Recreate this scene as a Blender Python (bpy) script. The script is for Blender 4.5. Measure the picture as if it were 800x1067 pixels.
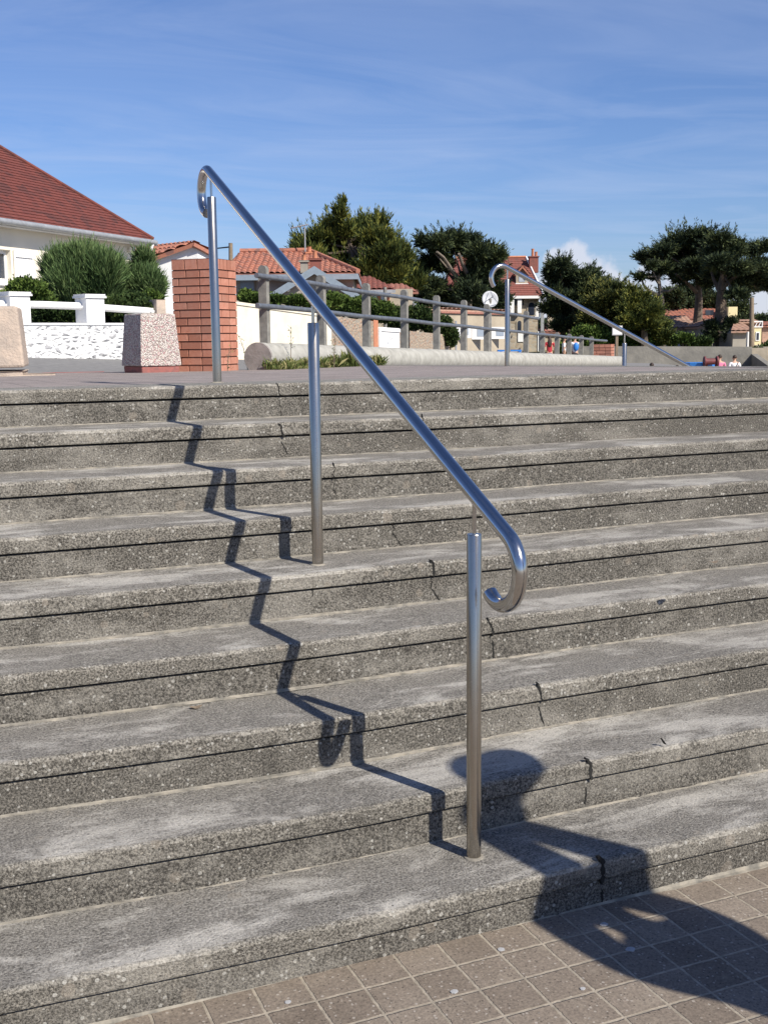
import bpy, bmesh, math, random
import numpy as np
from mathutils import Vector, Matrix, noise as mnoise
R = math.radians
random.seed(7); rng = np.random.default_rng(7)
for o in list(bpy.data.objects): bpy.data.objects.remove(o)
scn = bpy.context.scene
COL = scn.collection

# ------------------------------------------------------------------ camera
RV = Vector((0.91701, -0.39873, -0.01048)); UV_ = Vector((0.06946, 0.13377, 0.98857)); FV = Vector((0.39277, 0.90726, -0.15037))
EYE = Vector((0, 0, 1.6484)); FOC = 1200.0
cd = bpy.data.cameras.new('camera'); cam = bpy.data.objects.new('camera', cd); COL.objects.link(cam)
cd.sensor_fit = 'HORIZONTAL'; cd.sensor_width = 24.0; cd.lens = 36.0; cd.clip_start = .05; cd.clip_end = 3000
m4 = Matrix((( RV.x, UV_.x, -FV.x, 0), (RV.y, UV_.y, -FV.y, 0), (RV.z, UV_.z, -FV.z, 0), (0, 0, 0, 1)))
m4.translation = EYE; cam.matrix_world = m4; scn.camera = cam
# ------------------------------------------------------------------ sun, sky, exposure
SUNV = Vector((0.39, -1.0, 0)).normalized(); SEL = R(40.5)
SUN = Vector((SUNV.x*math.cos(SEL), SUNV.y*math.cos(SEL), math.sin(SEL)))
sl = bpy.data.lights.new('sun', 'SUN'); sl.energy = 5.0; sl.angle = R(.53); sl.color = (1, .94, .84)
so = bpy.data.objects.new('sun', sl); COL.objects.link(so); so.rotation_euler = SUN.to_track_quat('Z', 'Y').to_euler(); so.location = (5, -8, 10)
scn.view_settings.view_transform = 'Standard'; scn.view_settings.look = 'None'; scn.view_settings.gamma = 1
scn.view_settings.exposure = 0.44
scn.render.engine = 'CYCLES'

def at(px, py, D):                      # point seen at a pixel of the photo, D metres ahead
    r = FV*FOC + RV*(px-400) - UV_*(py-533.5)
    h = Vector((FV.x, FV.y, 0)).normalized()
    return EYE + r*(D/(r.x*h.x + r.y*h.y))
HF = Vector((FV.x, FV.y, 0)).normalized(); HR = Vector((HF.y, -HF.x, 0))
def ld(L, D, z=0): return Vector((HF.x*D+HR.x*L, HF.y*D+HR.y*L, z))

w = bpy.data.worlds.new('World'); scn.world = w; w.use_nodes = True
nt = w.node_tree; N = nt.nodes; LK = nt.links
for n in list(N): N.remove(n)
def nd(t, **k):
    n = N.new(t)
    for a, b in k.items(): setattr(n, a, b)
    return n
def wmath(op, a, b=None, c=None):
    n = nd('ShaderNodeMath', operation=op)
    for i, v in enumerate((a, b, c)):
        if v is None: continue
        if isinstance(v, (int, float)): n.inputs[i].default_value = v
        else: LK.new(v, n.inputs[i])
    return n.outputs[0]
sky = nd('ShaderNodeTexSky', sky_type='NISHITA', sun_disc=False, sun_elevation=SEL, sun_rotation=math.atan2(SUNV.x, SUNV.y),
         altitude=0, air_density=1.0, dust_density=.35, ozone_density=4.5)
tc = nd('ShaderNodeTexCoord')
sep = nd('ShaderNodeSeparateXYZ'); LK.new(tc.outputs['Generated'], sep.inputs[0])
zc = wmath('MAXIMUM', sep.outputs[2], .03)
cmb = nd('ShaderNodeCombineXYZ'); LK.new(wmath('DIVIDE', sep.outputs[0], zc), cmb.inputs[0]); LK.new(wmath('DIVIDE', sep.outputs[1], zc), cmb.inputs[1])
mp = nd('ShaderNodeMapping'); mp.inputs['Rotation'].default_value = (0, 0, R(-75)); mp.inputs['Scale'].default_value = (.45, .8, 1)
LK.new(cmb.outputs[0], mp.inputs[0])
n1 = nd('ShaderNodeTexNoise'); n1.inputs['Scale'].default_value = 1.1; n1.inputs['Detail'].default_value = 9; n1.inputs['Roughness'].default_value = .6; n1.inputs['Distortion'].default_value = 1.0
LK.new(mp.outputs[0], n1.inputs['Vector'])
mr = nd('ShaderNodeMapRange'); mr.inputs[1].default_value = .42; mr.inputs[2].default_value = .85; mr.inputs[3].default_value = 0; mr.inputs[4].default_value = .38
LK.new(n1.outputs[0], mr.inputs[0])
# small cumulus heads low over the trees: lobes around directions, broken by noise
n2 = nd('ShaderNodeTexNoise'); n2.inputs['Scale'].default_value = 26; n2.inputs['Detail'].default_value = 8; n2.inputs['Roughness'].default_value = .6
LK.new(tc.outputs['Generated'], n2.inputs['Vector'])
nn = wmath('SUBTRACT', n2.outputs[0], .5)
cum = None
for (px, py, rad) in ((600, 268, .0135), (604, 281, .018), (588, 291, .018), (622, 292, .018), (640, 297, .013), (612, 302, .025), (655, 300, .012), (577, 270, .008), (790, 312, .018), (800, 330, .03), (675, 290, .012), (705, 305, .02), (560, 305, .02)):
    d = (at(px, py, 100)-EYE).normalized()
    vm = nd('ShaderNodeVectorMath', operation='DISTANCE'); LK.new(tc.outputs['Generated'], vm.inputs[0]); vm.inputs[1].default_value = d
    v = wmath('SUBTRACT', 1.0, wmath('DIVIDE', vm.outputs['Value'], rad))
    cum = v if cum is None else wmath('SMOOTH_MAX', cum, v, .3)
cm = nd('ShaderNodeMapRange', interpolation_type='SMOOTHSTEP'); cm.inputs[1].default_value = -.22; cm.inputs[2].default_value = .5; cm.inputs[4].default_value = .8
LK.new(wmath('ADD', cum, wmath('MULTIPLY', nn, 3.2)), cm.inputs[0])
gm = nd('ShaderNodeMixRGB', blend_type='MULTIPLY'); gm.inputs[0].default_value = 1; gm.inputs[2].default_value = (.84, .925, 1.20, 1); LK.new(sky.outputs[0], gm.inputs[1])
mx1 = nd('ShaderNodeMixRGB'); LK.new(mr.outputs[0], mx1.inputs[0]); LK.new(gm.outputs[0], mx1.inputs[1]); mx1.inputs[2].default_value = (5.6, 6.6, 9.0, 1)
mx2 = nd('ShaderNodeMixRGB'); LK.new(cm.outputs[0], mx2.inputs[0]); LK.new(mx1.outputs[0], mx2.inputs[1]); mx2.inputs[2].default_value = (7.6, 7.9, 9.0, 1)
bg = nd('ShaderNodeBackground'); bg.inputs[1].default_value = .072; LK.new(mx2.outputs[0], bg.inputs[0])
wo = nd('ShaderNodeOutputWorld'); LK.new(bg.outputs[0], wo.inputs[0])

# ------------------------------------------------------------------ materials
def newmat(name):
    m = bpy.data.materials.new(name); m.use_nodes = True
    return m, m.node_tree, m.node_tree.nodes['Principled BSDF']
def lnk(nt, a, b): nt.links.new(a, b)
def ramp(nt, fac, stops):
    r = nt.nodes.new('ShaderNodeValToRGB'); e = r.color_ramp.elements
    while len(e) < len(stops): e.new(.5)
    for i, (p, c) in enumerate(stops): e[i].position = p; e[i].color = (*c, 1)
    lnk(nt, fac, r.inputs[0]); return r.outputs[0]
def noi(nt, vec, scale, detail=4, rough=.6, dist=0):
    n = nt.nodes.new('ShaderNodeTexNoise'); n.inputs['Scale'].default_value = scale; n.inputs['Detail'].default_value = detail
    n.inputs['Roughness'].default_value = rough; n.inputs['Distortion'].default_value = dist
    if vec is not None: lnk(nt, vec, n.inputs['Vector'])
    return n.outputs[0]
def mth(nt, op, a, b=None, c=None, clamp=False):
    n = nt.nodes.new('ShaderNodeMath'); n.operation = op; n.use_clamp = clamp
    for i, v in enumerate((a, b, c)):
        if v is None: continue
        if isinstance(v, (int, float)): n.inputs[i].default_value = v
        else: lnk(nt, v, n.inputs[i])
    return n.outputs[0]
def mixc(nt, f, a, b, mode='MIX'):
    n = nt.nodes.new('ShaderNodeMixRGB'); n.blend_type = mode
    for i, v in enumerate((f, a, b)):
        if isinstance(v, (int, float)): n.inputs[i].default_value = v
        elif isinstance(v, tuple): n.inputs[i].default_value = (*v, 1)
        else: lnk(nt, v, n.inputs[i])
    return n.outputs[0]
def bump(nt, bs, h, strength, dist=.01, prev=None):
    b = nt.nodes.new('ShaderNodeBump'); b.inputs['Strength'].default_value = strength; b.inputs['Distance'].default_value = dist
    lnk(nt, h, b.inputs['Height'])
    if prev is not None: lnk(nt, prev, b.inputs['Normal'])
    lnk(nt, b.outputs[0], bs.inputs['Normal']); return b.outputs[0]
def coord(nt): return nt.nodes.new('ShaderNodeTexCoord').outputs['Object']
def mat(name, c1, c2=None, scale=6, rough=.8, bmp=0, bdist=.01, metal=0, bscale=None, spec=.4, mid=(.35, .65)):
    m, nt, b = newmat(name); b.inputs['Roughness'].default_value = rough; b.inputs['Metallic'].default_value = metal
    b.inputs['Specular IOR Level'].default_value = spec
    c2 = c2 or tuple(x*.8 for x in c1); v = coord(nt)
    n = noi(nt, v, scale, 6); lnk(nt, ramp(nt, n, [(mid[0], c1), (mid[1], c2)]), b.inputs['Base Color'])
    if bmp: bump(nt, b, noi(nt, v, bscale or scale*4, 5), bmp, bdist)
    return m
def speck(nt, v, scale, thr, soft=.02):                     # random pebbles: small cells, only some of them
    vo = nt.nodes.new('ShaderNodeTexVoronoi'); vo.inputs['Scale'].default_value = scale; lnk(nt, v, vo.inputs['Vector'])
    s = nt.nodes.new('ShaderNodeSeparateColor'); lnk(nt, vo.outputs['Color'], s.inputs[0])
    near = mth(nt, 'LESS_THAN', vo.outputs['Distance'], mth(nt, 'MULTIPLY_ADD', s.outputs[1], .35, .12))
    pick = mth(nt, 'GREATER_THAN', s.outputs[0], thr)
    return mth(nt, 'MULTIPLY', near, pick), s.outputs[2]
def concrete(name, dark, light, worn, wornamt, peb=.5, pits=True, lich=.0):
    m, nt, b = newmat(name); b.inputs['Roughness'].default_value = .93; b.inputs['Specular IOR Level'].default_value = .25
    v = coord(nt)
    fine = noi(nt, v, 150, 4, .80); mid_ = noi(nt, v, 16, 6, .65); big = noi(nt, v, 2.1, 5, .6, .3)
    c = ramp(nt, fine, [(.36, tuple(x*.6 for x in dark)), (.45, dark), (.52, tuple((a+b_)/2 for a, b_ in zip(dark, light))), (.64, light)])
    mp_ = nt.nodes.new('ShaderNodeMapping'); mp_.inputs['Scale'].default_value = (.6, 1.6, 1.6); lnk(nt, v, mp_.inputs[0])
    patch = noi(nt, mp_.outputs[0], 3.4, 8, .68, .4)
    pf = mth(nt, 'MULTIPLY', mth(nt, 'MULTIPLY_ADD', patch, 8.0, -3.9, clamp=True), wornamt)
    pf = mth(nt, 'MULTIPLY', pf, mth(nt, 'MULTIPLY_ADD', fine, 2.4, -.35, clamp=True))
    c = mixc(nt, pf, c, worn)
    sx_ = nt.nodes.new('ShaderNodeSeparateXYZ'); lnk(nt, v, sx_.inputs[0])
    gx = mth(nt, 'MULTIPLY', mth(nt, 'MULTIPLY_ADD', sx_.outputs[0], .30, 1.22, clamp=True), .62)      # trodden left half, grimier right half
    dk = mth(nt, 'ADD', mth(nt, 'MULTIPLY_ADD', big, -3.0, 1.35, clamp=True), gx, clamp=True)
    c = mixc(nt, mth(nt, 'MULTIPLY', dk, .38), c, tuple(x*.62 for x in dark))
    dk2 = mth(nt, 'MULTIPLY_ADD', mid_, -6.0, 2.55, clamp=True)
    c = mixc(nt, mth(nt, 'MULTIPLY', dk2, .6), c, tuple(x*.55 for x in dark))
    dr_ = nt.nodes.new('ShaderNodeMapping'); dr_.inputs['Scale'].default_value = (9, 2, 1.2); lnk(nt, v, dr_.inputs[0])
    c = mixc(nt, mth(nt, 'MULTIPLY', mth(nt, 'MULTIPLY_ADD', noi(nt, dr_.outputs[0], 1.3, 5, .7), 5, -2.75, clamp=True), .4), c, tuple(x*.5 for x in dark))
    c = mixc(nt, mth(nt, 'MULTIPLY', mth(nt, 'MULTIPLY_ADD', noi(nt, v, .9, 3, .5), 6, -3.7, clamp=True), .06), c, (.26, .19, .10))
    s1, r1 = speck(nt, v, 80, .86); c = mixc(nt, mth(nt, 'MULTIPLY', s1, peb), c, (.52, .50, .45))
    s2, r2 = speck(nt, v, 130, .80); c = mixc(nt, mth(nt, 'MULTIPLY', s2, peb*.7), c, (.42, .38, .32))
    s3, r3 = speck(nt, v, 120, .90); c = mixc(nt, mth(nt, 'MULTIPLY', s3, .55), c, (.03, .028, .026))
    s4, r4 = speck(nt, v, 21, .93)
    c = mixc(nt, mth(nt, 'MULTIPLY', s4, peb*.5), c, (.36, .31, .25))
    lnk(nt, c, b.inputs['Base Color'])
    hgt = mth(nt, 'ADD', mth(nt, 'MULTIPLY', fine, .6), mth(nt, 'MULTIPLY', mid_, .8))
    hgt = mth(nt, 'ADD', hgt, mth(nt, 'MULTIPLY', s1, .25)); hgt = mth(nt, 'SUBTRACT', hgt, mth(nt, 'MULTIPLY', s3, .55))
    bump(nt, b, hgt, 1.0, .014)
    return m
M = {}
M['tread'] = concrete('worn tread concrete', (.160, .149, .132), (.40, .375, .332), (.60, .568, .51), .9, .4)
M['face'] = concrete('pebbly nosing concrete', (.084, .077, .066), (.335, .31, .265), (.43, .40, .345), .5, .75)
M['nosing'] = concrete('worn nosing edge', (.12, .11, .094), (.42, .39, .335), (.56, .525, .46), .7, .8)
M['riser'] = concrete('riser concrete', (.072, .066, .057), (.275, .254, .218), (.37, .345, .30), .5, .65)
M['plazaedge'] = concrete('plaza coping concrete', (.19, .18, .16), (.36, .345, .31), (.45, .43, .39), .6, .6)
M['mortar'] = mat('sandy mortar', (.30, .27, .22), (.15, .14, .12), 22, .95, .5, .004)
M['crack'] = mat('open crack', (.012, .011, .01), (.02, .02, .018), 20, 1)
M['gum'] = mat('chewing gum spot', (.40, .40, .40), (.28, .28, .28), 60, .8)

def paving(name, x0, px, y0, py, jw, tile1, tile2, joint, bumpd=.004, speckamt=.5, edge=.0):
    m, nt, b = newmat(name); b.inputs['Roughness'].default_value = .9; b.inputs['Specular IOR Level'].default_value = .25
    v = coord(nt); s = nt.nodes.new('ShaderNodeSeparateXYZ'); lnk(nt, v, s.inputs[0])
    wob = mth(nt, 'MULTIPLY_ADD', noi(nt, v, 14, 3), .006, -.003)
    wob2 = mth(nt, 'MULTIPLY_ADD', noi(nt, v, 60, 4), .006, -.003)
    w2 = mth(nt, 'ADD', wob, wob2)
    def ax(o, off, p):
        u = mth(nt, 'DIVIDE', mth(nt, 'SUBTRACT', mth(nt, 'ADD', o, w2), off), p)
        fr = mth(nt, 'FRACT', u); d = mth(nt, 'MULTIPLY', mth(nt, 'MINIMUM', fr, mth(nt, 'SUBTRACT', 1.0, fr)), p)
        return d, mth(nt, 'FLOOR', u)
    dx, ix = ax(s.outputs[0], x0, px); dy, iy = ax(s.outputs[1], y0, py)
    dmin = mth(nt, 'MINIMUM', dx, dy)
    f = nt.nodes.new('ShaderNodeMapRange'); f.interpolation_type = 'SMOOTHSTEP'; f.inputs[1].default_value = jw*.35; f.inputs[2].default_value = jw*.5+.0015
    lnk(nt, dmin, f.inputs[0]); f = f.outputs[0]
    cb = nt.nodes.new('ShaderNodeCombineXYZ'); lnk(nt, ix, cb.inputs[0]); lnk(nt, iy, cb.inputs[1])
    wn = nt.nodes.new('ShaderNodeTexWhiteNoise'); wn.noise_dimensions = '2D'; lnk(nt, cb.outputs[0], wn.inputs['Vector'])
    fine = noi(nt, v, 120, 5, .75)
    t = mixc(nt, wn.outputs['Value'], tile1, tile2)
    t = mixc(nt, mth(nt, 'MULTIPLY_ADD', fine, 2.6, -.9, clamp=True), mixc(nt, 1.0, t, (.62, .62, .62), 'MULTIPLY'), mixc(nt, 1.0, t, (1.3, 1.28, 1.25), 'MULTIPLY'))
    big = noi(nt, v, 3, 6, .65)
    sd_ = mth(nt, 'MULTIPLY', mth(nt, 'MULTIPLY_ADD', noi(nt, v, 9, 6, .7), 5, -2.7, clamp=True), .30); t = mixc(nt, sd_, t, joint)
    t = mixc(nt, mth(nt, 'MULTIPLY_ADD', big, 3.2, -1.6, clamp=True), t, mixc(nt, 1.0, t, (.7, .68, .66), 'MULTIPLY'))
    s1, _ = speck(nt, v, 110, .85); t = mixc(nt, mth(nt, 'MULTIPLY', s1, speckamt), t, (.45, .41, .36))
    s3, _ = speck(nt, v, 140, .82); t = mixc(nt, mth(nt, 'MULTIPLY', s3, .6), t, (.035, .03, .027))
    j = mixc(nt, mth(nt, 'MULTIPLY_ADD', noi(nt, v, 40, 5), 2.5, -.8, clamp=True), tuple(x*.6 for x in joint), joint)
    lnk(nt, mixc(nt, f, j, t), b.inputs['Base Color'])
    bump(nt, b, mth(nt, 'ADD', mth(nt, 'MULTIPLY', f, 1.0), mth(nt, 'MULTIPLY', fine, .35)), .8, bumpd)
    return m
M['tiles'] = paving('brown square paving', 1.540, .1305, 2.505, .1255, .0078, (.185, .152, .122), (.25, .210, .170), (.38, .33, .26))
M['pavers'] = paving('pinkish pavers', 0, .22, 5.5, .11, .007, (.27, .235, .22), (.34, .295, .275), (.17, .15, .14), .003, .3)
M['asphalt'] = mat('asphalt', (.22, .215, .205), (.165, .16, .155), 14, .95, .5, .005, bscale=120)
M['redline'] = mat('red kerb line', (.42, .10, .09), (.30, .11, .10), 12, .9)
M['sand'] = mat('sandy ground', (.36, .31, .24), (.27, .235, .18), 3, .95, .5, .02)
M['grassy'] = mat('dry grass', (.12, .13, .05), (.20, .17, .08), 4, .95, .5, .03)
def steel(name, col, rough, brushed):
    m, nt, b = newmat(name); b.inputs['Metallic'].default_value = 1; b.inputs['Base Color'].default_value = (*col, 1)
    v = coord(nt); mp_ = nt.nodes.new('ShaderNodeMapping'); mp_.inputs['Scale'].default_value = (160, 160, 2) if brushed else (60, 60, 60); lnk(nt, v, mp_.inputs[0])
    n = noi(nt, mp_.outputs[0], 1.0, 3); sm = noi(nt, v, 30, 5)
    lnk(nt, mth(nt, 'ADD', mth(nt, 'MULTIPLY_ADD', n, .10, rough-.05), mth(nt, 'MULTIPLY_ADD', sm, .08, -.04), clamp=True), b.inputs['Roughness'])
    sp_, _r = speck(nt, v, 260, .93); lnk(nt, mixc(nt, mth(nt, 'MULTIPLY', sp_, .45), mixc(nt, mth(nt, 'MULTIPLY_ADD', noi(nt, v, 7, 5), 2.5, -1.1, clamp=True), col, tuple(x*.86 for x in col)), (.30, .24, .18)), b.inputs['Base Color'])
    if brushed: b.inputs['Anisotropic'].default_value = .3
    bump(nt, b, n, .03, .0005); return m
M['steel'] = steel('polished stainless steel', (.56, .545, .53), .14, False)
M['brushed'] = steel('brushed stainless steel', (.46, .425, .375), .24, True)

def brickmat(name, c1, c2, mortar, bw, rh, ms):
    m, nt, b = newmat(name); b.inputs['Roughness'].default_value = .85; b.inputs['Specular IOR Level'].default_value = .3
    v = coord(nt); n = noi(nt, v, 25, 5); s = nt.nodes.new('ShaderNodeTexWhiteNoise')
    c = mixc(nt, mth(nt, 'MULTIPLY_ADD', n, 2.2, -.6, clamp=True), c1, c2)
    g = nt.nodes.new('ShaderNodeNewGeometry'); c = mixc(nt, mth(nt, 'MULTIPLY', g.outputs['Random Per Island'], .75), c, tuple(x*.62 for x in c1)); c = mixc(nt, mth(nt, 'MULTIPLY', mth(nt, 'MULTIPLY_ADD', noi(nt, v, 5, 6), 4, -2, clamp=True), .35), c, (.30, .20, .16))
    lnk(nt, c, b.inputs['Base Color']); bump(nt, b, noi(nt, v, 90, 5), .4, .004); return m
M['brick'] = brickmat('red facing brick', (.43, .175, .115), (.54, .26, .185), 0, 0, 0, 0)
M['joint'] = mat('dark brick joint', (.14, .09, .07), (.09, .06, .05), 20, .95)
def aggregate(name):
    m, nt, b = newmat(name); b.inputs['Roughness'].default_value = .8; v = coord(nt)
    vo = nt.nodes.new('ShaderNodeTexVoronoi'); vo.inputs['Scale'].default_value = 88; lnk(nt, v, vo.inputs['Vector'])
    s = nt.nodes.new('ShaderNodeSeparateColor'); lnk(nt, vo.outputs['Color'], s.inputs[0])
    c = ramp(nt, s.outputs[0], [(.0, (.60, .55, .50)), (.30, (.50, .40, .36)), (.50, (.46, .25, .26)), (.62, (.66, .62, .56)), (.82, (.32, .26, .25)), (.9, (.55, .50, .42))])
    r = c.node; r.color_ramp.interpolation = 'CONSTANT'
    c = mixc(nt, mth(nt, 'MULTIPLY_ADD', vo.outputs['Distance'], 3.0, -1.25, clamp=True), c, (.28, .23, .21))
    lnk(nt, c, b.inputs['Base Color']); bump(nt, b, mth(nt, 'SUBTRACT', 1.0, vo.outputs['Distance']), .9, .012); return m
M['aggregate'] = aggregate('exposed pink aggregate')
M['redfoot'] = mat('red stained foot', (.34, .12, .10), (.22, .10, .09), 25, .9, .5, .006)
M['blockstone'] = mat('beige rough concrete', (.50, .40, .32), (.36, .30, .25), 7, .92, .7, .015, bscale=45)
M['kerbcon'] = mat('smooth pale concrete', (.40, .39, .35), (.28, .27, .24), 9, .9, .5, .006, bscale=60)
M['kerbend'] = mat('grey concrete end', (.30, .27, .25), (.22, .2, .185), 14, .95, .6, .006)
M['fencepost'] = mat('weathered concrete post', (.25, .24, .215), (.155, .15, .138), 14, .93, .6, .005, bscale=70)
M['fencerail'] = mat('dull blue grey pipe', (.17, .19, .22), (.11, .12, .14), 16, .5, .2, .002, metal=.3)
M['whitepaint'] = mat('white paint', (.82, .81, .79), (.74, .73, .71), 6, .75, .2, .003)
M['cream'] = mat('cream render', (.80, .74, .62), (.72, .665, .56), 1.2, .9, .35, .004, bscale=60)
M['creamwall'] = mat('bright cream render', (.82, .76, .62), (.70, .64, .51), 2.5, .9, .6, .01, bscale=25)
M['whitewash'] = mat('whitewashed render', (.80, .79, .77), (.66, .66, .66), 3.5, .9, .6, .012, bscale=18)
def rubble(name, stone1, stone2, mort, scale, cut, b_=.03):
    m, nt, b = newmat(name); b.inputs['Roughness'].default_value = .92; v = coord(nt)
    mp_ = nt.nodes.new('ShaderNodeMapping'); mp_.inputs['Scale'].default_value = (1, 1, 1.6); lnk(nt, v, mp_.inputs[0])
    w_ = mixc(nt, .12, mp_.outputs[0], nt.nodes.new('ShaderNodeTexNoise').outputs['Color'], 'ADD')
    vo = nt.nodes.new('ShaderNodeTexVoronoi'); vo.feature = 'DISTANCE_TO_EDGE'; vo.inputs['Scale'].default_value = scale; lnk(nt, w_, vo.inputs['Vector'])
    v2 = nt.nodes.new('ShaderNodeTexVoronoi'); v2.inputs['Scale'].default_value = scale; lnk(nt, w_, v2.inputs['Vector'])
    s = nt.nodes.new('ShaderNodeSeparateColor'); lnk(nt, v2.outputs['Color'], s.inputs[0])
    thr = mth(nt, 'MULTIPLY_ADD', s.outputs[1], cut, cut*.45)
    msk = mth(nt, 'MULTIPLY', mth(nt, 'SUBTRACT', mth(nt, 'ADD', vo.outputs['Distance'], mth(nt, 'MULTIPLY_ADD', noi(nt, v, 30, 4), .1, -.05)), thr), 14, clamp=True)
    st = mixc(nt, s.outputs[0], stone1, stone2); st = mixc(nt, mth(nt, 'MULTIPLY_ADD', noi(nt, v, 35, 4), 1.6, -.5, clamp=True), st, mixc(nt, 1.0, st, (1.3, 1.3, 1.3), 'MULTIPLY'))
    lnk(nt, mixc(nt, msk, mort, st), b.inputs['Base Color']); bump(nt, b, mth(nt, 'ADD', vo.outputs['Distance'], mth(nt, 'MULTIPLY', noi(nt, v, 40, 4), .1)), .9, b_); return m
M['rubble'] = rubble('whitewashed rubble', (.30, .30, .31), (.60, .60, .60), (.84, .84, .83), 10, .16, .06)
M['stonewall'] = rubble('brown rubble stone', (.30, .19, .13), (.36, .28, .20), (.30, .27, .22), 7.5, .05, .04)
M['greywall'] = mat('grey concrete wall', (.23, .215, .185), (.155, .147, .13), 1.2, .95, .8, .03, bscale=6)
M['beige'] = mat('beige roughcast', (.42, .36, .27), (.34, .29, .22), 2, .92, .6, .01, bscale=20)
M['greybeige'] = mat('grey roughcast', (.34, .31, .26), (.27, .245, .205), 2, .92, .5, .01, bscale=20)
M['villastone'] = rubble('villa stone', (.26, .21, .15), (.37, .31, .23), (.36, .33, .27), 2.4, .03, .03)
M['blueboard'] = mat('blue grey barge board', (.24, .29, .34), (.2, .24, .28), 6, .7)
M['darkglass'] = mat('dark window glass', (.02, .025, .04), (.03, .04, .06), 2, .08, spec=.8)
M['paneglass'] = mat('curtained window glass', (.42, .47, .52), (.3, .35, .42), 2, .15, spec=.7)
M['zinc'] = mat('grey zinc gutter', (.42, .43, .44), (.33, .34, .35), 8, .5, metal=.4)
def tilemat(name, c1, c2, c3, s=5):
    m, nt, b = newmat(name); b.inputs['Roughness'].default_value = .85; v = coord(nt)
    c = mixc(nt, mth(nt, 'MULTIPLY_ADD', noi(nt, v, s, 5, .7), 3, -1, clamp=True), c1, c2)
    g = nt.nodes.new('ShaderNodeNewGeometry')
    vo = nt.nodes.new('ShaderNodeTexVoronoi'); vo.inputs['Scale'].default_value = 5; lnk(nt, v, vo.inputs['Vector']); sc = nt.nodes.new('ShaderNodeSeparateColor'); lnk(nt, vo.outputs['Color'], sc.inputs[0])
    c = mixc(nt, mth(nt, 'MULTIPLY_ADD', sc.outputs[0], 2.2, -1.2, clamp=True), c, c3)
    lnk(nt, c, b.inputs['Base Color']); bump(nt, b, noi(nt, v, 30, 4), .3, .01); return m
M['tilered'] = tilemat('dark red flat roof tile', (.125, .031, .024), (.165, .044, .032), (.085, .028, .024))
M['tileorange'] = tilemat('orange canal tile', (.42, .165, .10), (.31, .13, .09), (.20, .10, .08))
M['tilebrown'] = tilemat('brown red old tile', (.36, .15, .11), (.28, .13, .10), (.20, .10, .08))
M['tilevilla'] = tilemat('villa red roof tile', (.24, .078, .058), (.20, .072, .056), (.17, .07, .056))
M['tilepink'] = tilemat('pinkish faded tile', (.46, .29, .21), (.38, .23, .17), (.30, .2, .15))
M['terracotta'] = mat('terracotta', (.52, .22, .12), (.42, .17, .1), 8, .85)
M['wood'] = mat('weathered post wood', (.25, .19, .13), (.17, .135, .10), 12, .9, .5, .01)
M['bark'] = mat('grey brown bark', (.17, .13, .10), (.10, .08, .062), 5, .95, .9, .04, bscale=14)
M['palebark'] = mat('pale bare bark', (.20, .165, .13), (.13, .11, .09), 5, .95, .8, .03, bscale=14)
def leafmat(name, dark, midc, light, s=.9):
    m, nt, b = newmat(name); b.inputs['Roughness'].default_value = .7; b.inputs['Specular IOR Level'].default_value = .2; v = coord(nt)
    g = nt.nodes.new('ShaderNodeNewGeometry')
    n = mth(nt, 'ADD', mth(nt, 'MULTIPLY', noi(nt, v, s, 4, .6), .9), mth(nt, 'MULTIPLY_ADD', g.outputs['Random Per Island'], .4, -.2))
    lnk(nt, ramp(nt, n, [(.30, dark), (.48, midc), (.68, light)]), b.inputs['Base Color'])
    b.inputs['Transmission Weight'].default_value = 0; return m
M['cypress'] = leafmat('olive cypress foliage', (.022, .036, .010), (.070, .090, .020), (.21, .205, .040))
M['cypressdark'] = leafmat('dark cypress foliage', (.016, .027, .015), (.038, .056, .025), (.10, .12, .042))
M['cypressmix'] = leafmat('green cypress foliage', (.020, .032, .013), (.062, .080, .022), (.18, .17, .040))
M['hedge'] = leafmat('hedge leaves', (.030, .055, .012), (.070, .115, .022), (.135, .19, .04), 2.2)
M['hedgedark'] = leafmat('dark hedge leaves', (.018, .035, .010), (.040, .070, .018), (.09, .12, .035), 2.2)
M['tamarisk'] = leafmat('feathery tamarisk', (.045, .080, .026), (.085, .14, .048), (.16, .22, .085), 2)
M['weed'] = leafmat('roadside weeds', (.06, .09, .02), (.14, .16, .05), (.30, .26, .12), 6)
M['skin'] = mat('skin', (.50, .30, .21), (.46, .27, .19), 5, .6)
M['hairdark'] = mat('dark hair', (.03, .02, .015), (.05, .032, .022), 20, .6)
M['pinkshirt'] = mat('pink shirt', (.62, .20, .32), (.54, .17, .28), 6, .9)
M['whiteshirt'] = mat('white shirt', (.78, .78, .80), (.70, .70, .73), 6, .9)
M['redshirt'] = mat('red shirt', (.42, .03, .04), (.34, .03, .04), 6, .9)
M['blueshirt'] = mat('navy cloth', (.05, .07, .14), (.04, .055, .11), 6, .9)
M['jeans'] = mat('denim trousers', (.08, .10, .16), (.06, .08, .13), 8, .9)
M['blackcloth'] = mat('black strap cloth', (.02, .02, .025), (.03, .03, .03), 8, .9)
M['bluepaint'] = mat('bright blue paint', (.03, .20, .58), (.03, .17, .50), 4, .5)
M['maroon'] = mat('maroon painted steel', (.17, .04, .045), (.12, .035, .035), 8, .6)
M['signgrey'] = mat('pale grey sign', (.50, .50, .50), (.42, .42, .42), 6, .6)
M['yellowwall'] = mat('pale yellow render', (.72, .62, .36), (.64, .54, .32), 3, .9)
M['dish'] = mat('white dish', (.50, .51, .53), (.42, .43, .45), 5, .5)

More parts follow.
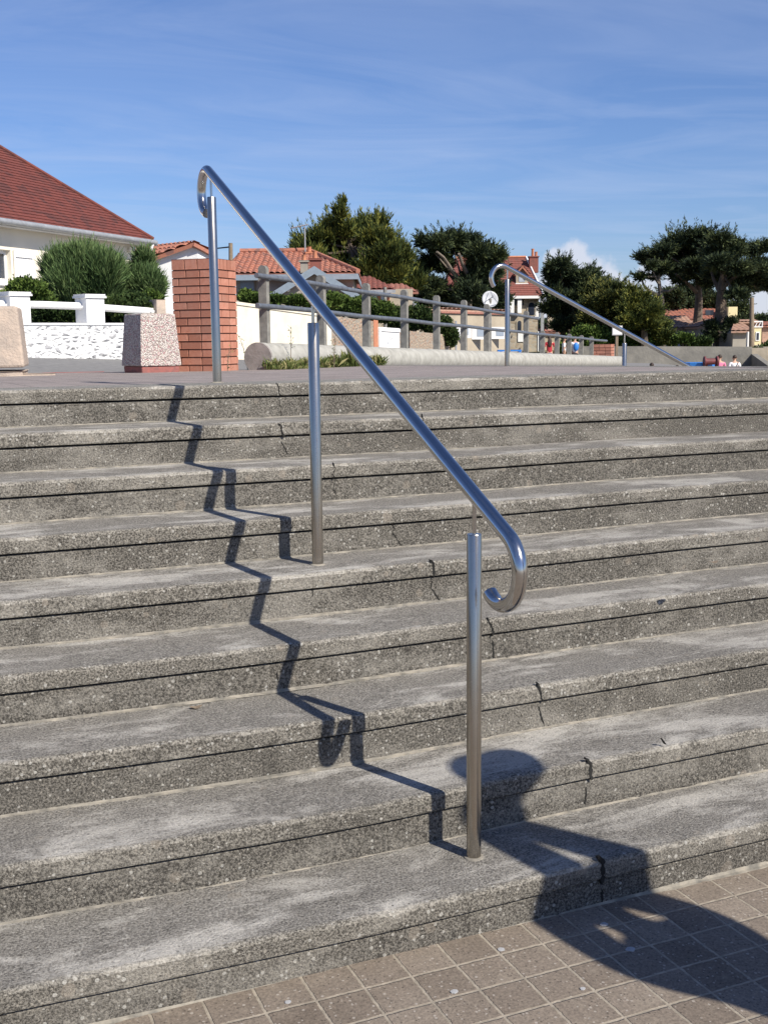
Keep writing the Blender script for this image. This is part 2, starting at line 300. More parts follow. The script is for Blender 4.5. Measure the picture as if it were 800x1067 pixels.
# ------------------------------------------------------------------ object helpers
def thing(name, label, cat, loc=(0, 0, 0), group=None, kind=None):
    o = bpy.data.objects.new(name, None); o.empty_display_size = .2; COL.objects.link(o); o.location = loc
    o['label'] = label; o['category'] = cat
    if group: o['group'] = group
    return o
def wloc(o):
    v = Vector((0, 0, 0))
    while o is not None: v += o.location; o = o.parent
    return v
def mesh(name, verts, faces, m, parent=None, smooth=False, origin=None, label=None, cat=None, group=None, kind=None, mi=None):
    """verts in world coordinates; children keep zero offset to their parent"""
    off = wloc(parent) if parent is not None else Vector(origin or (0, 0, 0))
    V = np.asarray(verts, dtype=np.float64)-np.array(off)[None, :]
    me = bpy.data.meshes.new(name)
    if isinstance(faces, np.ndarray):
        k = faces.shape[1]; me.vertices.add(len(V)); me.vertices.foreach_set('co', V.astype(np.float32).ravel())
        me.loops.add(faces.size); me.loops.foreach_set('vertex_index', faces.astype(np.int32).ravel())
        me.polygons.add(len(faces)); me.polygons.foreach_set('loop_start', np.arange(0, faces.size, k, dtype=np.int32))
        me.polygons.foreach_set('loop_total', np.full(len(faces), k, dtype=np.int32)); me.update(calc_edges=True); me.validate()
    else:
        me.from_pydata([tuple(v) for v in V], [], faces); me.update()
    for x in (m if isinstance(m, (list, tuple)) else [m]): me.materials.append(M[x] if isinstance(x, str) else x)
    if mi is not None: me.polygons.foreach_set('material_index', np.asarray(mi, dtype=np.int32))
    if smooth: me.polygons.foreach_set('use_smooth', [True]*len(me.polygons))
    o = bpy.data.objects.new(name, me); COL.objects.link(o)
    if parent is not None: o.parent = parent
    else: o.location = off
    if label: o['label'] = label
    if cat: o['category'] = cat
    if group: o['group'] = group
    if kind: o['kind'] = kind
    return o
class MB:
    def __init__(s): s.v = []; s.f = []
    def add(s, v, f):
        b = len(s.v); s.v += [Vector(x) for x in v]; s.f += [tuple(i+b for i in q) for q in f]; return s
    def prism(s, pts, vec):                    # polygon pts swept by vec
        n = len(pts); vec = Vector(vec); P = [Vector(p) for p in pts]
        nrm = sum(((P[i]-P[0]).cross(P[(i+1) % n]-P[0]) for i in range(1, n-1)), Vector())
        if nrm.dot(vec) > 0: P = P[::-1]
        f = [tuple(range(n)), tuple(range(2*n-1, n-1, -1))]+[(i, i+n, (i+1) % n+n, (i+1) % n) for i in range(n)]
        f = [q[::-1] if k >= 2 else q for k, q in enumerate(f)]
        return s.add(P+[p+vec for p in P], f)
    def box(s, c, a, b, h, z0=None):            # c: centre of the base; a, b: half-axis vectors; h: height
        c, a, b = Vector(c), Vector(a), Vector(b)
        return s.prism([c-a-b, c+a-b, c+a+b, c-a+b], (0, 0, h))
    def obox(s, o, a, b, c):                    # corner + three edge vectors
        o, a, b, c = map(Vector, (o, a, b, c)); return s.prism([o, o+a, o+a+b, o+b], c)
    def tube(s, path, r, n=12, cap=True, close=False):
        P = [Vector(p) for p in path]; rr = r if isinstance(r, (list, tuple)) else [r]*len(P)
        T = (P[1]-P[0]).normalized(); up = Vector((0, 0, 1)) if abs(T.z) < .9 else Vector((1, 0, 0))
        A = T.cross(up).normalized(); b = len(s.v)
        for i, p in enumerate(P):
            t = (P[min(i+1, len(P)-1)]-P[max(i-1, 0)]).normalized()
            A = (A-t*A.dot(t)).normalized(); B = t.cross(A)
            for k in range(n):
                a = 2*math.pi*k/n; s.v.append(p+(A*math.cos(a)+B*math.sin(a))*rr[i])
        for i in range(len(P)-1):
            for k in range(n):
                s.f.append((b+i*n+k, b+i*n+(k+1) % n, b+(i+1)*n+(k+1) % n, b+(i+1)*n+k))
        if cap: s.f.append(tuple(b+k for k in range(n))[::-1]); s.f.append(tuple(b+(len(P)-1)*n+k for k in range(n)))
        return s
    def lathe(s, c, prof, n=20):                # prof: (radius, z)
        c = Vector(c); b = len(s.v)
        for r, z in prof:
            for k in range(n):
                a = 2*math.pi*k/n; s.v.append(c+Vector((r*math.cos(a), r*math.sin(a), z)))
        for i in range(len(prof)-1):
            for k in range(n): s.f.append((b+i*n+k, b+i*n+(k+1) % n, b+(i+1)*n+(k+1) % n, b+(i+1)*n+k))
        s.f.append(tuple(b+k for k in range(n))[::-1]); s.f.append(tuple(b+(len(prof)-1)*n+k for k in range(n))); return s
    def build(s, name, m, parent=None, bev=0, smooth=False, seg=2, **k):
        o = mesh(name, s.v, s.f, m, parent, smooth, **k)
        if bev:
            md = o.modifiers.new('bevel', 'BEVEL'); md.width = bev; md.segments = seg; md.limit_method = 'ANGLE'; md.angle_limit = R(35)
        if smooth:
            md = o.modifiers.new('split', 'EDGE_SPLIT'); md.split_angle = R(40)
        return o
def tile_roof(name, poly, eave, m, parent, du=.2, dv=.34, amp=.035, step=.03, sub=4):
    """corrugated tiles over a convex planar polygon; eave = direction along the eave"""
    P = [Vector(p) for p in poly]; u = Vector(eave).normalized()
    nrm = sum(((P[i]-P[0]).cross(P[i+1]-P[0]) for i in range(1, len(P)-1)), Vector()).normalized()
    if nrm.z < 0: nrm = -nrm
    v = nrm.cross(u).normalized()
    if v.z < 0: v = -v
    O = P[0]; us = [(p-O).dot(u) for p in P]; vs = [(p-O).dot(v) for p in P]
    u0, u1, v0, v1 = min(us)-.05, max(us)+.05, min(vs)-.05, max(vs)+.05
    nu = int((u1-u0)/(du/sub))+1; nr = int((v1-v0)/dv)+1
    bm = bmesh.new(); rows = []
    for r in range(nr+1):
        for e in (0, 1):
            vv = v0+dv*(r+e*.999); hh = step*(1-e)
            rows.append([bm.verts.new(O+u*(u0+i*du/sub)+v*vv+nrm*(hh+amp*abs(math.sin(math.pi*i/sub)) if amp else hh)) for i in range(nu+1)])
    for a in range(len(rows)-1):
        for i in range(nu): bm.faces.new((rows[a][i], rows[a][i+1], rows[a+1][i+1], rows[a+1][i]))
    cen = sum(P, Vector())/len(P)
    for i in range(len(P)):
        a, b_ = P[i], P[(i+1) % len(P)]; no = (b_-a).cross(nrm).normalized()
        if no.dot(cen-a) > 0: no = -no
        bmesh.ops.bisect_plane(bm, geom=bm.verts[:]+bm.edges[:]+bm.faces[:], plane_co=a, plane_no=no, clear_outer=True)
    bm.verts.ensure_lookup_table()
    V = [x.co.copy() for x in bm.verts]; idx = {x: i for i, x in enumerate(bm.verts)}
    F = [tuple(idx[x] for x in f.verts) for f in bm.faces]; bm.free()
    # slab underneath gives the roof its thickness
    mb = MB(); mb.v = V; mb.f = F; mb.prism([p-nrm*.01 for p in P], -nrm*.10)
    return mb.build(name, m, parent)
def foliage(name, blobs, n, leaf, m, parent, wind=(0, 0, .6), wid=.22, flat=.5, fan=7, spread=.5, twig=None, tips=()):
    """branchlets (curved twigs) carrying narrow leaf faces. blobs: (centre, rx, ry, rz) in world space"""
    vol = np.array([b[1]*b[2]+b[2]*b[3]+b[1]*b[3] for b in blobs]); cnt = rng.multinomial(n, vol/vol.sum())
    V = []; wv = np.array(wind); twig = twig or leaf*1.2
    for (c, rx, ry, rz), k in zip(blobs, cnt):
        if k == 0: continue
        d = rng.normal(size=(k, 3)); d /= np.linalg.norm(d, axis=1)[:, None]
        rad = rng.uniform(.25, 1.0, k)**.5
        p = np.array(c)+d*rad[:, None]*np.array([rx, ry, rz])*.92
        dirn = d*np.array([1, 1, flat])*.8+wv+rng.normal(size=(k, 3))*.3; dirn /= np.linalg.norm(dirn, axis=1)[:, None]
        TL = twig*rng.uniform(.4, 1.25, k)[:, None]*np.where(rng.uniform(size=k) < .10, 1.4, 1.0)[:, None]
        bend = np.array([0, 0, 1.0])*rng.uniform(0, .5, k)[:, None]
        for q in range(fan):
            t = (q+.5)/fan
            dd = dirn+bend*t; dd /= np.linalg.norm(dd, axis=1)[:, None]
            st = p+dirn*TL*(t-.35)+bend*TL*t*t*.5
            dd = dd+rng.normal(size=(k, 3))*spread*(1-.5*t); dd /= np.linalg.norm(dd, axis=1)[:, None]
            L = leaf*rng.uniform(.5, 1.2, k)[:, None]*(1.15-.6*t)
            s = np.cross(dd, rng.normal(size=(k, 3))); s /= np.linalg.norm(s, axis=1)[:, None]
            W = L*wid
            V.append(np.stack([st-s*W*.5, st+dd*L*.55-s*W*.6, st+dd*L, st+dd*L*.5+s*W*.6], 1))
    for (p0, d0, ln, w0) in tips:           # tapering upswept branch ends
        k = int(30+110*w0*ln); t = rng.uniform(0, 1, k)[:, None]; d0 = np.array(d0)
        st = np.array(p0)+d0*ln*t+np.array([0, 0, .5*wind[2]])*ln*t*t+rng.normal(size=(k, 3))*np.array([1, 1, .45])*w0*(1-.88*t)
        dd = d0+np.array([0, 0, .6*wind[2]])*t+rng.normal(size=(k, 3))*.35; dd /= np.linalg.norm(dd, axis=1)[:, None]
        L = leaf*rng.uniform(.5, 1.1, k)[:, None]*(1.1-.5*t); s = np.cross(dd, rng.normal(size=(k, 3))); s /= np.linalg.norm(s, axis=1)[:, None]; W = L*wid
        V.append(np.stack([st-s*W*.5, st+dd*L*.55-s*W*.6, st+dd*L, st+dd*L*.5+s*W*.6], 1))
    V = np.concatenate(V).reshape(-1, 3); F = np.arange(len(V)).reshape(-1, 4)
    return mesh(name, V, F, m, parent)
def blobs_px(lst, D, dz=1.0, jit=.5):
    """(px, py, rx px, ry px[, depth shift]) -> world ellipsoids with real depth"""
    out = []
    for q in lst:
        px, py, rx, ry = q[:4]; dd = q[4] if len(q) > 4 else random.uniform(-jit, jit)
        out.append((at(px, py, D+dd), rx*(D+dd)/FOC, rx*(D+dd)/FOC*dz, ry*(D+dd)/FOC))
    return out

# ================================================================== SETTING
H = .16; Y0 = 2.6138; DD = .3174; XC = 5.5
def zpl(x, y): return 1.44-.016*(y-5.15)
K0 = ld(-1.034, 11.3); KS = (HF*.931+HR*.365).normalized(); KN = (HF*.365-HR*.931).normalized()
def sn(p): q = Vector((p[0]-K0.x, p[1]-K0.y, 0)); return q.dot(KS), q.dot(KN)
def xy(s, n): q = K0+KS*s+KN*n; return q.x, q.y
def sm(a, b, x): t = min(1, max(0, (x-a)/(b-a))); return t*t*(3-2*t)
def zst(s, n): return 1.337-.0258*max(s, -1.0)*(1 if s > 0 else 1)+.150*sm(1.8, 4.2, n) if s > -1 else 1.363+.150*sm(1.8, 4.2, n)-.004
# ground: one sheet to the horizon
xs = sorted(set([-900, -500, -250, -120, -60, -30]+list(np.arange(-20, 80, 4.0))+[100, 140, 200, 300, 500, 900])); ys = sorted(set([-400, -150, -60, -30, -16]+list(np.arange(-12, 120, 4.0))+[140, 180, 250, 400, 700, 1400]))
def zg(x, y):
    r = math.hypot(max(0, x-9), max(0, y-15)*.6, max(0, -y-8)); return -.06-.70*sm(0, 22, r)+.03*mnoise.noise(Vector((x*.07, y*.07, 0)))*(1 if r > 2 else 0)
V = [(x, y, zg(x, y)) for y in ys for x in xs]; nx = len(xs)
F = [(j*nx+i, j*nx+i+1, (j+1)*nx+i+1, (j+1)*nx+i) for j in range(len(ys)-1) for i in range(nx-1)]
mesh('ground', V, F, 'sand', kind='structure', smooth=True)
MB().obox((-12, -12, -.2), (24, 0, 0), (0, 30, 0), (0, 0, .215)).build('paving', 'tiles', kind='structure')
# upper plaza, its pavers and the coping strip belongs to the top step
KX = lambda t: xy(t, 0)
def poly_sheet(name, pts, zf, m, thick=.25, kind='structure'):
    n = len(pts); V = [(x, y, zf(x, y)) for x, y in pts]+[(x, y, zf(x, y)-thick) for x, y in pts]
    F = [tuple(range(n)), tuple(range(2*n-1, n-1, -1))]+[(i+n, (i+1) % n+n, (i+1) % n, i)[::1] for i in range(n)]
    return mesh(name, V, F, m, kind=kind)
yk9 = Y0+8*DD
pe_s, pe_n = -8.0, 1.75
A_ = (-9, yk9+.30); B_ = (XC-.30, yk9+.30)
lineY = lambda x, n: None
c1 = xy(5.0, -.12)
def on_line_x(X, n):       # point with given X on the line n=const
    s = (X-(K0.x+KN.x*n))/KS.x; return (X, K0.y+KN.y*n+KS.y*s)
c2 = on_line_x(XC-.30, -.12)
c3 = xy(-.05, -.12); c4 = xy(-.45, 1.55)
dirp = HR*-1
c5 = (c4[0]+dirp.x*6+HF.x*-.4, c4[1]+dirp.y*6+HF.y*-.4)
poly_sheet('plaza_pavement', [A_, B_, c2, c3, c4, c5, (c5[0]-6, c5[1]-2)], zpl, 'pavers', .22)
# red line along the back border of the plaza
n_ = Vector((c5[0]-c4[0], c5[1]-c4[1], 0)).normalized(); pn = Vector((-n_.y, n_.x, 0))
if pn.dot(HF) < 0: pn = -pn
p1 = Vector((c4[0], c4[1], 0))+n_*.1-pn*.08; p2 = p1+n_*6
V = [p1, p2, p2+pn*.07, p1+pn*.07]; V = [(v.x, v.y, zpl(v.x, v.y)+.004) for v in V]
MB().prism(V, (0, 0, -.02)).build('red_line', 'redline', kind='structure')
# street above, sloping down along the kerb
S = [-30, -20, -12, -8, -5, -3, -2, -1, 0, 1, 2, 3, 4, 6, 8, 12, 18, 25, 35, 50, 65, 72]; NN = [-.16, 0, 1.0, 1.8, 2.2, 2.6, 3.0, 3.4, 3.8, 4.2, 5, 7, 12, 20, 40, 70]
def zs2(s, n):
    x, y = xy(s, n); z = zst(s, n)-.004
    if s < 1.5 and n < 3: z = min(z, zpl(x, y)-.006+.15*sm(1.8, 4.2, n))
    return z
V = [(*xy(s, n), zs2(s, n)) for s in S for n in NN]; nn_ = len(NN)
F = [(i*nn_+j, (i+1)*nn_+j, (i+1)*nn_+j+1, i*nn_+j+1) for i in range(len(S)-1) for j in range(nn_-1)]
mesh('street', V, F, 'asphalt', kind='structure', smooth=True)

# ------------------------------------------------------------------ the steps
st = thing('concrete_staircase', 'wide weathered concrete steps with thick pebbly nosing slabs climbing to the plaza', 'steps', (XC, yk9, 0))
AK = [.015, .018, .013, .006, .002, .001, -.001, -.001, 0]
def dz(k, x): return -AK[k-1]*math.exp(-((x-1.15)/.62)**2)+(.006 if k < 8 else .001)*sm(2.2, 3.2, x)+.004*sm(.6, .1, x)*(k < 6)
def stepring(k, prof, jit, rough_idx, name, mats, xs_, mi=None, seed=0):
    """prof: closed list (offset inwards, z); path: along X then round the corner along +Y"""
    yk = Y0+(k-1)*DD; Xk = XC+(9-k)*DD; n = len(prof); V = []
    nz = lambda a, b, s_: mnoise.noise(Vector((a*s_, b*3.7+k*11.3+seed, .5)))
    for x in xs_:
        for i, (o, z) in enumerate(prof):
            j = jit*rough_idx.get(i, 0)
            a = j*(nz(x, i, 45)*1.0+nz(x, i, 140)*.8+min(0, nz(x, 0, 9)+.25)*2.2+min(0, nz(x, 2, 26)+.42)*5.0)
            V.append((min(x, Xk-o), yk+o-a*.7*(1 if o < .1 else 0), z+dz(k, x)+a*(1 if z > k*H-.03 else .5)))
    for y in [None, 6.5, 8, 10, 14.5]:
        for i, (o, z) in enumerate(prof): V.append((Xk-o, yk+o if y is None else max(y, yk+o+.01), z+dz(k, Xk)-(0 if y is None else .016*max(0, y-yk9))))
    m_ = len(xs_)+5
    F = [(r*n+i, r*n+(i+1) % n, (r+1)*n+(i+1) % n, (r+1)*n+i) for r in range(m_-1) for i in range(n)]
    F = [f[::-1] for f in F]
    F += [tuple(range(n)), tuple(range((m_-1)*n, m_*n))[::-1]]
    mats_i = [mi[i] if mi else 0 for r in range(m_-1) for i in range(n)]+[0, 0]
    return mesh(name, V, F, mats, st, mi=mats_i)
XS = [-9, -4, -2, -1, -.5]+list(np.arange(-.2, 5.2, .011))+[5.3, 5.4]
T_ = .057
for k in range(1, 10):
    dp = DD+.03 if k < 9 else .30
    zt = k*H; sl_ = .0
    prof = [(.012, zt-T_), (.0015, zt-T_+.001), (0, zt-T_+.006), (0, zt-.030), (0, zt-.012), (.002, zt-.005), (.006, zt-.0012), (.014, zt), (.05, zt), (.15, zt), (dp, zt), (dp, zt-T_)]
    mi = [0]*12
    for i in range(6, 11): mi[i] = 1
    mi[4] = mi[5] = mi[6] = 2
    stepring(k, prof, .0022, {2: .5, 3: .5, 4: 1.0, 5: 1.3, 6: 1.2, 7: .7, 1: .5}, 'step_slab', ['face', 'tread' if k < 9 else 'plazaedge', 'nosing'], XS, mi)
    rf = .011
    prof = [(rf, (k-1)*H-.01), (rf, (k-1)*H+.05), (rf, zt-T_-.012), (rf+.004, zt-T_-.007), (.075, zt-T_-.006), (.075, (k-1)*H-.01)]
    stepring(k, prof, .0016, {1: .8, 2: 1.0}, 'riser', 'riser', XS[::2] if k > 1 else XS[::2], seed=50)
    # mortar bead at the foot of the riser
    zb = (k-1)*H if k > 1 else .015
    w_ = .017 if k == 1 else .008
    prof = [(rf-w_, zb-.004), (rf-w_*.9, zb+.0015), (rf-w_*.3, zb+.003), (rf-.0012, zb+.0055 if k > 1 else zb+.012), (rf+.02, zb+.004), (rf+.02, zb-.004)]
    if k > 1:      # sits on tread k-1, keep its height offset
        yk = Y0+(k-1)*DD
    stepring(k, prof, .003, {1: .6, 2: .6, 3: 1.0, 0: 1.2}, 'mortar_joint', 'mortar', XS[::2], seed=90)
# infill body under the steps
mb = MB()
for k in range(1, 9):
    yk = Y0+(k-1)*DD+.08; mb.obox((-9, yk, (k-1)*H), (XC+(9-k)*DD-.08+9, 0, 0), (0, 14.4-yk, 0), (0, 0, H-.25))
mb.obox((-9, Y0+8*DD+.085, 8*H-.3), (XC-.085+9, 0, 0), (0, 2, 0), (0, 0, .30))
mb.build('core', 'riser', st)
# cracks (image polylines on the slab and riser fronts)
def onY(px, py, Y):
    r = FV*FOC+RV*(px-400)-UV_*(py-533.5); return EYE+r*(Y/r.y)
CR = [(9, [(288, 399), (291, 403), (290, 409), (293, 412)], 1.6), (9, [(292, 414), (291, 420), (293, 427), (292, 432)], .8),
      (8, [(290, 441), (293, 444), (294, 450), (296, 455)], 3.0), (8, [(293, 460), (296, 465), (299, 473)], 1.6),
      (7, [(347, 482), (350, 488), (347, 494), (348, 499)], 1.2), (7, [(349, 503), (347, 508), (351, 517)], 1.0),
      (6, [(404, 532), (407, 540), (408, 546), (411, 551)], 2.0), (6, [(409, 555), (413, 561), (418, 569)], 1.6),
      (5, [(448, 583), (452, 588), (452, 596), (452, 601)], 3.2), (5, [(450, 605), (449, 613), (454, 620), (458, 627)], 2.0),
      (4, [(508, 644), (512, 653), (514, 659), (513, 663)], 2.4), (4, [(513, 667), (514, 676), (514, 686)], 2.4),
      (3, [(560, 711), (563, 720), (564, 727), (566, 731)], 2.4), (3, [(561, 736), (563, 745), (566, 754)], 2.0),
      (2, [(611, 790), (616, 797), (615, 806), (617, 813)], 4.0), (2, [(611, 820), (610, 830), (609, 838)], 2.4),
      (1, [(624, 893), (628, 899), (628, 910), (627, 922)], 5.0), (1, [(627, 927), (627, 937), (628, 944)], 2.6),
      (5, [(319, 604), (326, 608), (326, 616), (325, 622)], 1.6), (2, [(690, 770), (694, 776)], 1.2), (6, [(305, 543), (304, 550)], 1.0), (8, [(440, 431), (441, 440)], .9), (4, [(288, 701), (289, 709)], 2)]
for k, pl, wpx in CR:
    yk = Y0+(k-1)*DD; slab = pl[0][1] < 9999; cen = onY(pl[len(pl)//2][0], pl[len(pl)//2][1], yk)
    rec = 0 if cen.z-dz(k, cen.x) > k*H-T_ else .011
    P = []
    for i in range(len(pl)-1):
        for t in np.linspace(0, 1, 6)[:-1]: P.append((pl[i][0]+(pl[i+1][0]-pl[i][0])*t, pl[i][1]+(pl[i+1][1]-pl[i][1])*t))
    P.append(pl[-1]); V = []; nP = len(P)
    for i, (a, b_) in enumerate(P):
        c = onY(a, b_, yk+rec); c.x += random.uniform(-1, 1)*.0022
        hw = wpx*.0015*(.45+random.random()*.9)*(.5 if i in (0, nP-1) else 1)*(1 if rec == 0 else .9)*(.8+.2*cen.length/4)
        V += [(c.x-hw, c.y-.0012, c.z), (c.x+hw, c.y-.0012, c.z), (c.x+hw, c.y+.01, c.z), (c.x-hw, c.y+.01, c.z)]
    F = [(i*4+j, i*4+(j+1) % 4, i*4+4+(j+1) % 4, i*4+4+j) for i in range(nP-1) for j in range(4)]+[(0, 1, 2, 3), tuple(range(4*nP-4, 4*nP))[::-1]]
    mesh('crack', V, F, 'crack', st)
# lichen / gum spots on the paving and slabs
def spot(px, py, z, rx, ry, name='gum_spot'):
    r = FV*FOC+RV*(px-400)-UV_*(py-533.5); c = EYE+r*((z-EYE.z)/r.z)
    V = []
    for i in range(14):
        a = i/14*2*math.pi; q = 1+.28*mnoise.noise(Vector((math.cos(a)*2+px, math.sin(a)*2, 0)))+random.uniform(-.06, .06)
        V.append((c.x+rx*q*math.cos(a), c.y+ry*q*math.sin(a), z))
    return V
G = [(629, 964, .012), (657, 990, .014), (522, 990, .010), (473, 1034, .010), (607, 1031, .007), (300, 1045, .008)]
for i, (px, py, r_) in enumerate(G):
    mb = MB(); mb.prism(spot(px, py, .0155, r_, r_*.8), (0, 0, .0022)); z = .016
    c = mb.v[0]; lab = {0: 'flattened pale gum spot in the shadow just below the lowest step', 1: 'larger flattened gum spot in the shadow lying farther from the steps'}.get(i, None)
    lab = lab or {2: 'pale gum spot on the sunlit paving close to the lowest step', 3: 'pale gum spot on the paving near the bottom middle of the picture', 4: 'small gum spot at the sunlit edge of the big shadow', 5: 'small gum spot near the bottom left corner of the paving'}[i]
    o = mb.build('gum_spot', 'gum', origin=(c.x, c.y, .0155))
    o['category'] = 'gum spot'; o['group'] = 'gum spots on the brown paving'; o['label'] = lab or 'small flattened pale gum spot on the sunlit brown paving tiles'

# ================================================================== HANDRAIL 1
RX = 1.480
hr = thing('handrail', 'shiny stainless steel handrail on three posts running up the steps', 'handrail', (RX, 2.80, .16))
def rail_z(y): return 1.206+(y-2.77)*.4566
sl_ = math.atan(.4566)
def arc(cy, cz, r, a0, a1, n=22): return [(cy+r*math.cos(R(a0+(a1-a0)*i/n)), cz+r*math.sin(R(a0+(a1-a0)*i/n))) for i in range(n+1)]
ry = .100
cyL = 2.640; czL = rail_z(cyL)-ry/math.cos(sl_)
cyU = 5.49; czU = rail_z(cyU)-ry/math.cos(sl_)
low = arc(cyL, czL, ry, 90+math.degrees(sl_), 306)
upp = arc(cyU, czU, ry, -82, 90+math.degrees(sl_))
mid_ = [(y, rail_z(y)) for y in np.linspace(low[0][0], upp[-1][0], 14)[1:-1]]
path = [(RX, a, b_) for a, b_ in (upp+mid_[::-1]+low)]
mb = MB(); mb.tube(path, .0212, 28); mb.build('rail', 'steel', hr, smooth=True)
for (x, y, z0, ztop) in ((1.486, 2.802, .16, 1.103), (1.470, 4.031, .80, 1.703), (1.484, 5.427, 1.44, 2.307)):
    k = round(z0/H)
    z0 = z0+dz(k, x)
    p = MB().lathe((x, y, 0), [(.0212, z0-.002), (.0212, ztop-.003), (.0195, ztop)], 32).build('post', 'brushed', hr, smooth=True)
    MB().lathe((x, y, 0), [(.031, z0-.002), (.0285, z0+.0025), (.0215, z0+.0045)], 24).build('grout_ring', 'mortar', p, smooth=True)
    MB().lathe((x, y, 0), [(.0060, ztop-.002), (.0060, rail_z(y)-.018)], 14).build('pin', 'steel', p, smooth=True)
# ================================================================== HANDRAIL 2 (side stair, runs down towards +X)
p1 = at(528, 381, 10.5); p1.z = zpl(p1.x, p1.y)
h2 = thing('handrail', 'second stainless handrail beyond the plaza corner, sloping down to the right', 'handrail', p1)
x1, y1, z1 = p1.x, p1.y, p1.z
zr1 = at(529, 276, 10.5).z; g2 = .455
def r2z(x): return zr1-.02-(x-x1)*g2
a2 = math.atan(g2); rr = .108
cx = x1-.055; cz = r2z(cx)-rr/math.cos(a2)
up2 = [(cx+rr*math.cos(R(t)), cz+rr*math.sin(R(t))) for t in np.linspace(222, 90-math.degrees(a2), 24)]
xe = x1+3.3
lo2 = [(xe+.02+ry*math.cos(R(t)), r2z(xe)-ry/math.cos(a2)+ry*math.sin(R(t))) for t in np.linspace(90-math.degrees(a2), -110, 20)]
mb = MB(); mb.tube([(x, y1, z) for x, z in up2+[(x1+t, r2z(x1+t)) for t in (.3, .8, 1.5, 2.2, 2.8)]+lo2], .0212, 20); mb.build('rail', 'steel', h2, smooth=True)
for i in range(3):
    x = x1+i*1.27 if i else x1; zb = z1 if i == 0 else (9-i*4)*H
    p = MB().lathe((x, y1, 0), [(.0212, zb-.004), (.0212, r2z(x)-.11), (.0195, r2z(x)-.107)], 20).build('post', 'brushed', h2, smooth=True)
    MB().lathe((x, y1, 0), [(.006, r2z(x)-.11), (.006, r2z(x)-.015)], 10).build('pin', 'steel', p, smooth=True)

# ================================================================== BRICK PILLAR, PLANTERS, KERB, FENCE
def brick_pillar(root, c, half, z0, courses, ch, top, tilt=(0, 0)):
    a, b_ = KS*half, KN*half; tot = courses*ch
    MB().box((c.x, c.y, z0), a*.965, b_*.965, tot+top-.012).build('core', 'joint', root)
    bk = MB(); g = .009
    for r in range(courses):
        z = z0+r*ch+g*.4; hh = ch-g
        for side, (u, v_) in enumerate(((KS, KN), (KN, -KS), (-KS, -KN), (-KN, KS))):
            L = 2*half; off = [.5*L*.66, L*.66] if (r+side) % 2 else [L*.34, L*.34+L*.5]
            cuts = [0]+[t for t in off if t < L-.03]+[L]
            for i in range(len(cuts)-1):
                l0, l1 = cuts[i]+(g/2 if i else 0), cuts[i+1]-(g/2 if i < len(cuts)-2 else 0)
                # bricks reach the corner on one face only, the neighbour butts against them
                if i == 0: l0 += .03
                o = Vector((c.x, c.y, z))-u*half+v_*(half-.03)
                bk.obox(o+u*l0, u*(l1-l0), v_*.03, (0, 0, hh))
    bk.build('brickwork', 'brick', root, bev=.003)
    tp = MB(); n = 5
    for side, (u, v_) in enumerate(((KS, KN), (KN, -KS), (-KS, -KN), (-KN, KS))):
        nn2 = 3 if side in (1, 3) else 6
        for i in range(nn2):
            w0 = .03+(2*half-.03)*i/nn2+(g/2 if i else 0); w1 = .03+(2*half-.03)*(i+1)/nn2-(g/2 if i < nn2-1 else 0)
            o = Vector((c.x, c.y, z0+tot+g*.4))-u*half+v_*(half-.03)
            tp.obox(o+u*w0, u*(w1-w0), v_*.03, (0, 0, top-g*.4))
    tp.box((c.x, c.y, z0+tot+top-.012), a*.9, b_*.9, .010)
    tp.build('top_course', 'brick', root, bev=.003)
pc = at(216, 384, 10.78); hpil = .213
zP = zpl(pc.x, pc.y)-.01
r_ = thing('brick_pillar', 'tall square red brick pillar with a course of upright bricks on top', 'pillar', (pc.x, pc.y, zP))
ztop = at(222, 270.5, 10.75).z
brick_pillar(r_, pc, hpil, zP, 13, (ztop-zP-.095)/13, .095)
# far end pillar
e = at(629, 370, 29.2); zE = zst(*sn(e))
r_ = thing('brick_pillar', 'low red brick pillar at the far end of the rounded kerb', 'pillar', (e.x, e.y, zE-.05))
ze = at(629, 358.5, 29.2).z; brick_pillar(r_, e, .22, zE-.05, 7, (ze-zE-.03)/7, .08)
# aggregate planter
def tapered(mb, c, u, v_, h0, h1, z0, z1):
    c = Vector((c.x, c.y, 0)); q = [(-1, -1), (1, -1), (1, 1), (-1, 1)]
    mb.add([c+u*a*h0+v_*b_*h0+Vector((0, 0, z0)) for a, b_ in q]+[c+u*a*h1+v_*b_*h1+Vector((0, 0, z1)) for a, b_ in q],
           [(3, 2, 1, 0), (4, 5, 6, 7), (0, 1, 5, 4), (1, 2, 6, 5), (2, 3, 7, 6), (3, 0, 4, 7)])
c = at(158, 385, 10.4); zP = zpl(c.x, c.y)
pu = (HR*.79+HF*.61).normalized(); pv = Vector((-pu.y, pu.x, 0))
r_ = thing('planter', 'tapered planter block of pink and white exposed pebbles beside the brick pillar', 'planter', (c.x, c.y, zP))
mb = MB(); tapered(mb, c, pu, pv,   .198, .166, zP+.06, zP+.515); mb.build('block', 'aggregate', r_, bev=.008)
mb = MB(); tapered(mb, c, pu, pv, .18, .185, zP-.01, zP+.058); mb.build('foot', 'redfoot', r_, bev=.01)
mb = MB(); tapered(mb, c, pu, pv, .13, .13, zP+.505, zP+.519); mb.build('soil', 'sand', r_)
c = at(-15, 385, 9.6); zP = zpl(c.x, c.y)
r_ = thing('planter', 'rough beige concrete block at the left edge on a chipped base slab', 'planter', (c.x, c.y, zP))
mb = MB(); pu2 = (HR*.97+HF*.24).normalized(); pv2 = Vector((-pu2.y, pu2.x, 0))
tapered(mb, c, pu2, pv2, .33, .295, zP+.075, zP+.565); o = mb.build('block', 'blockstone', r_, bev=.02)
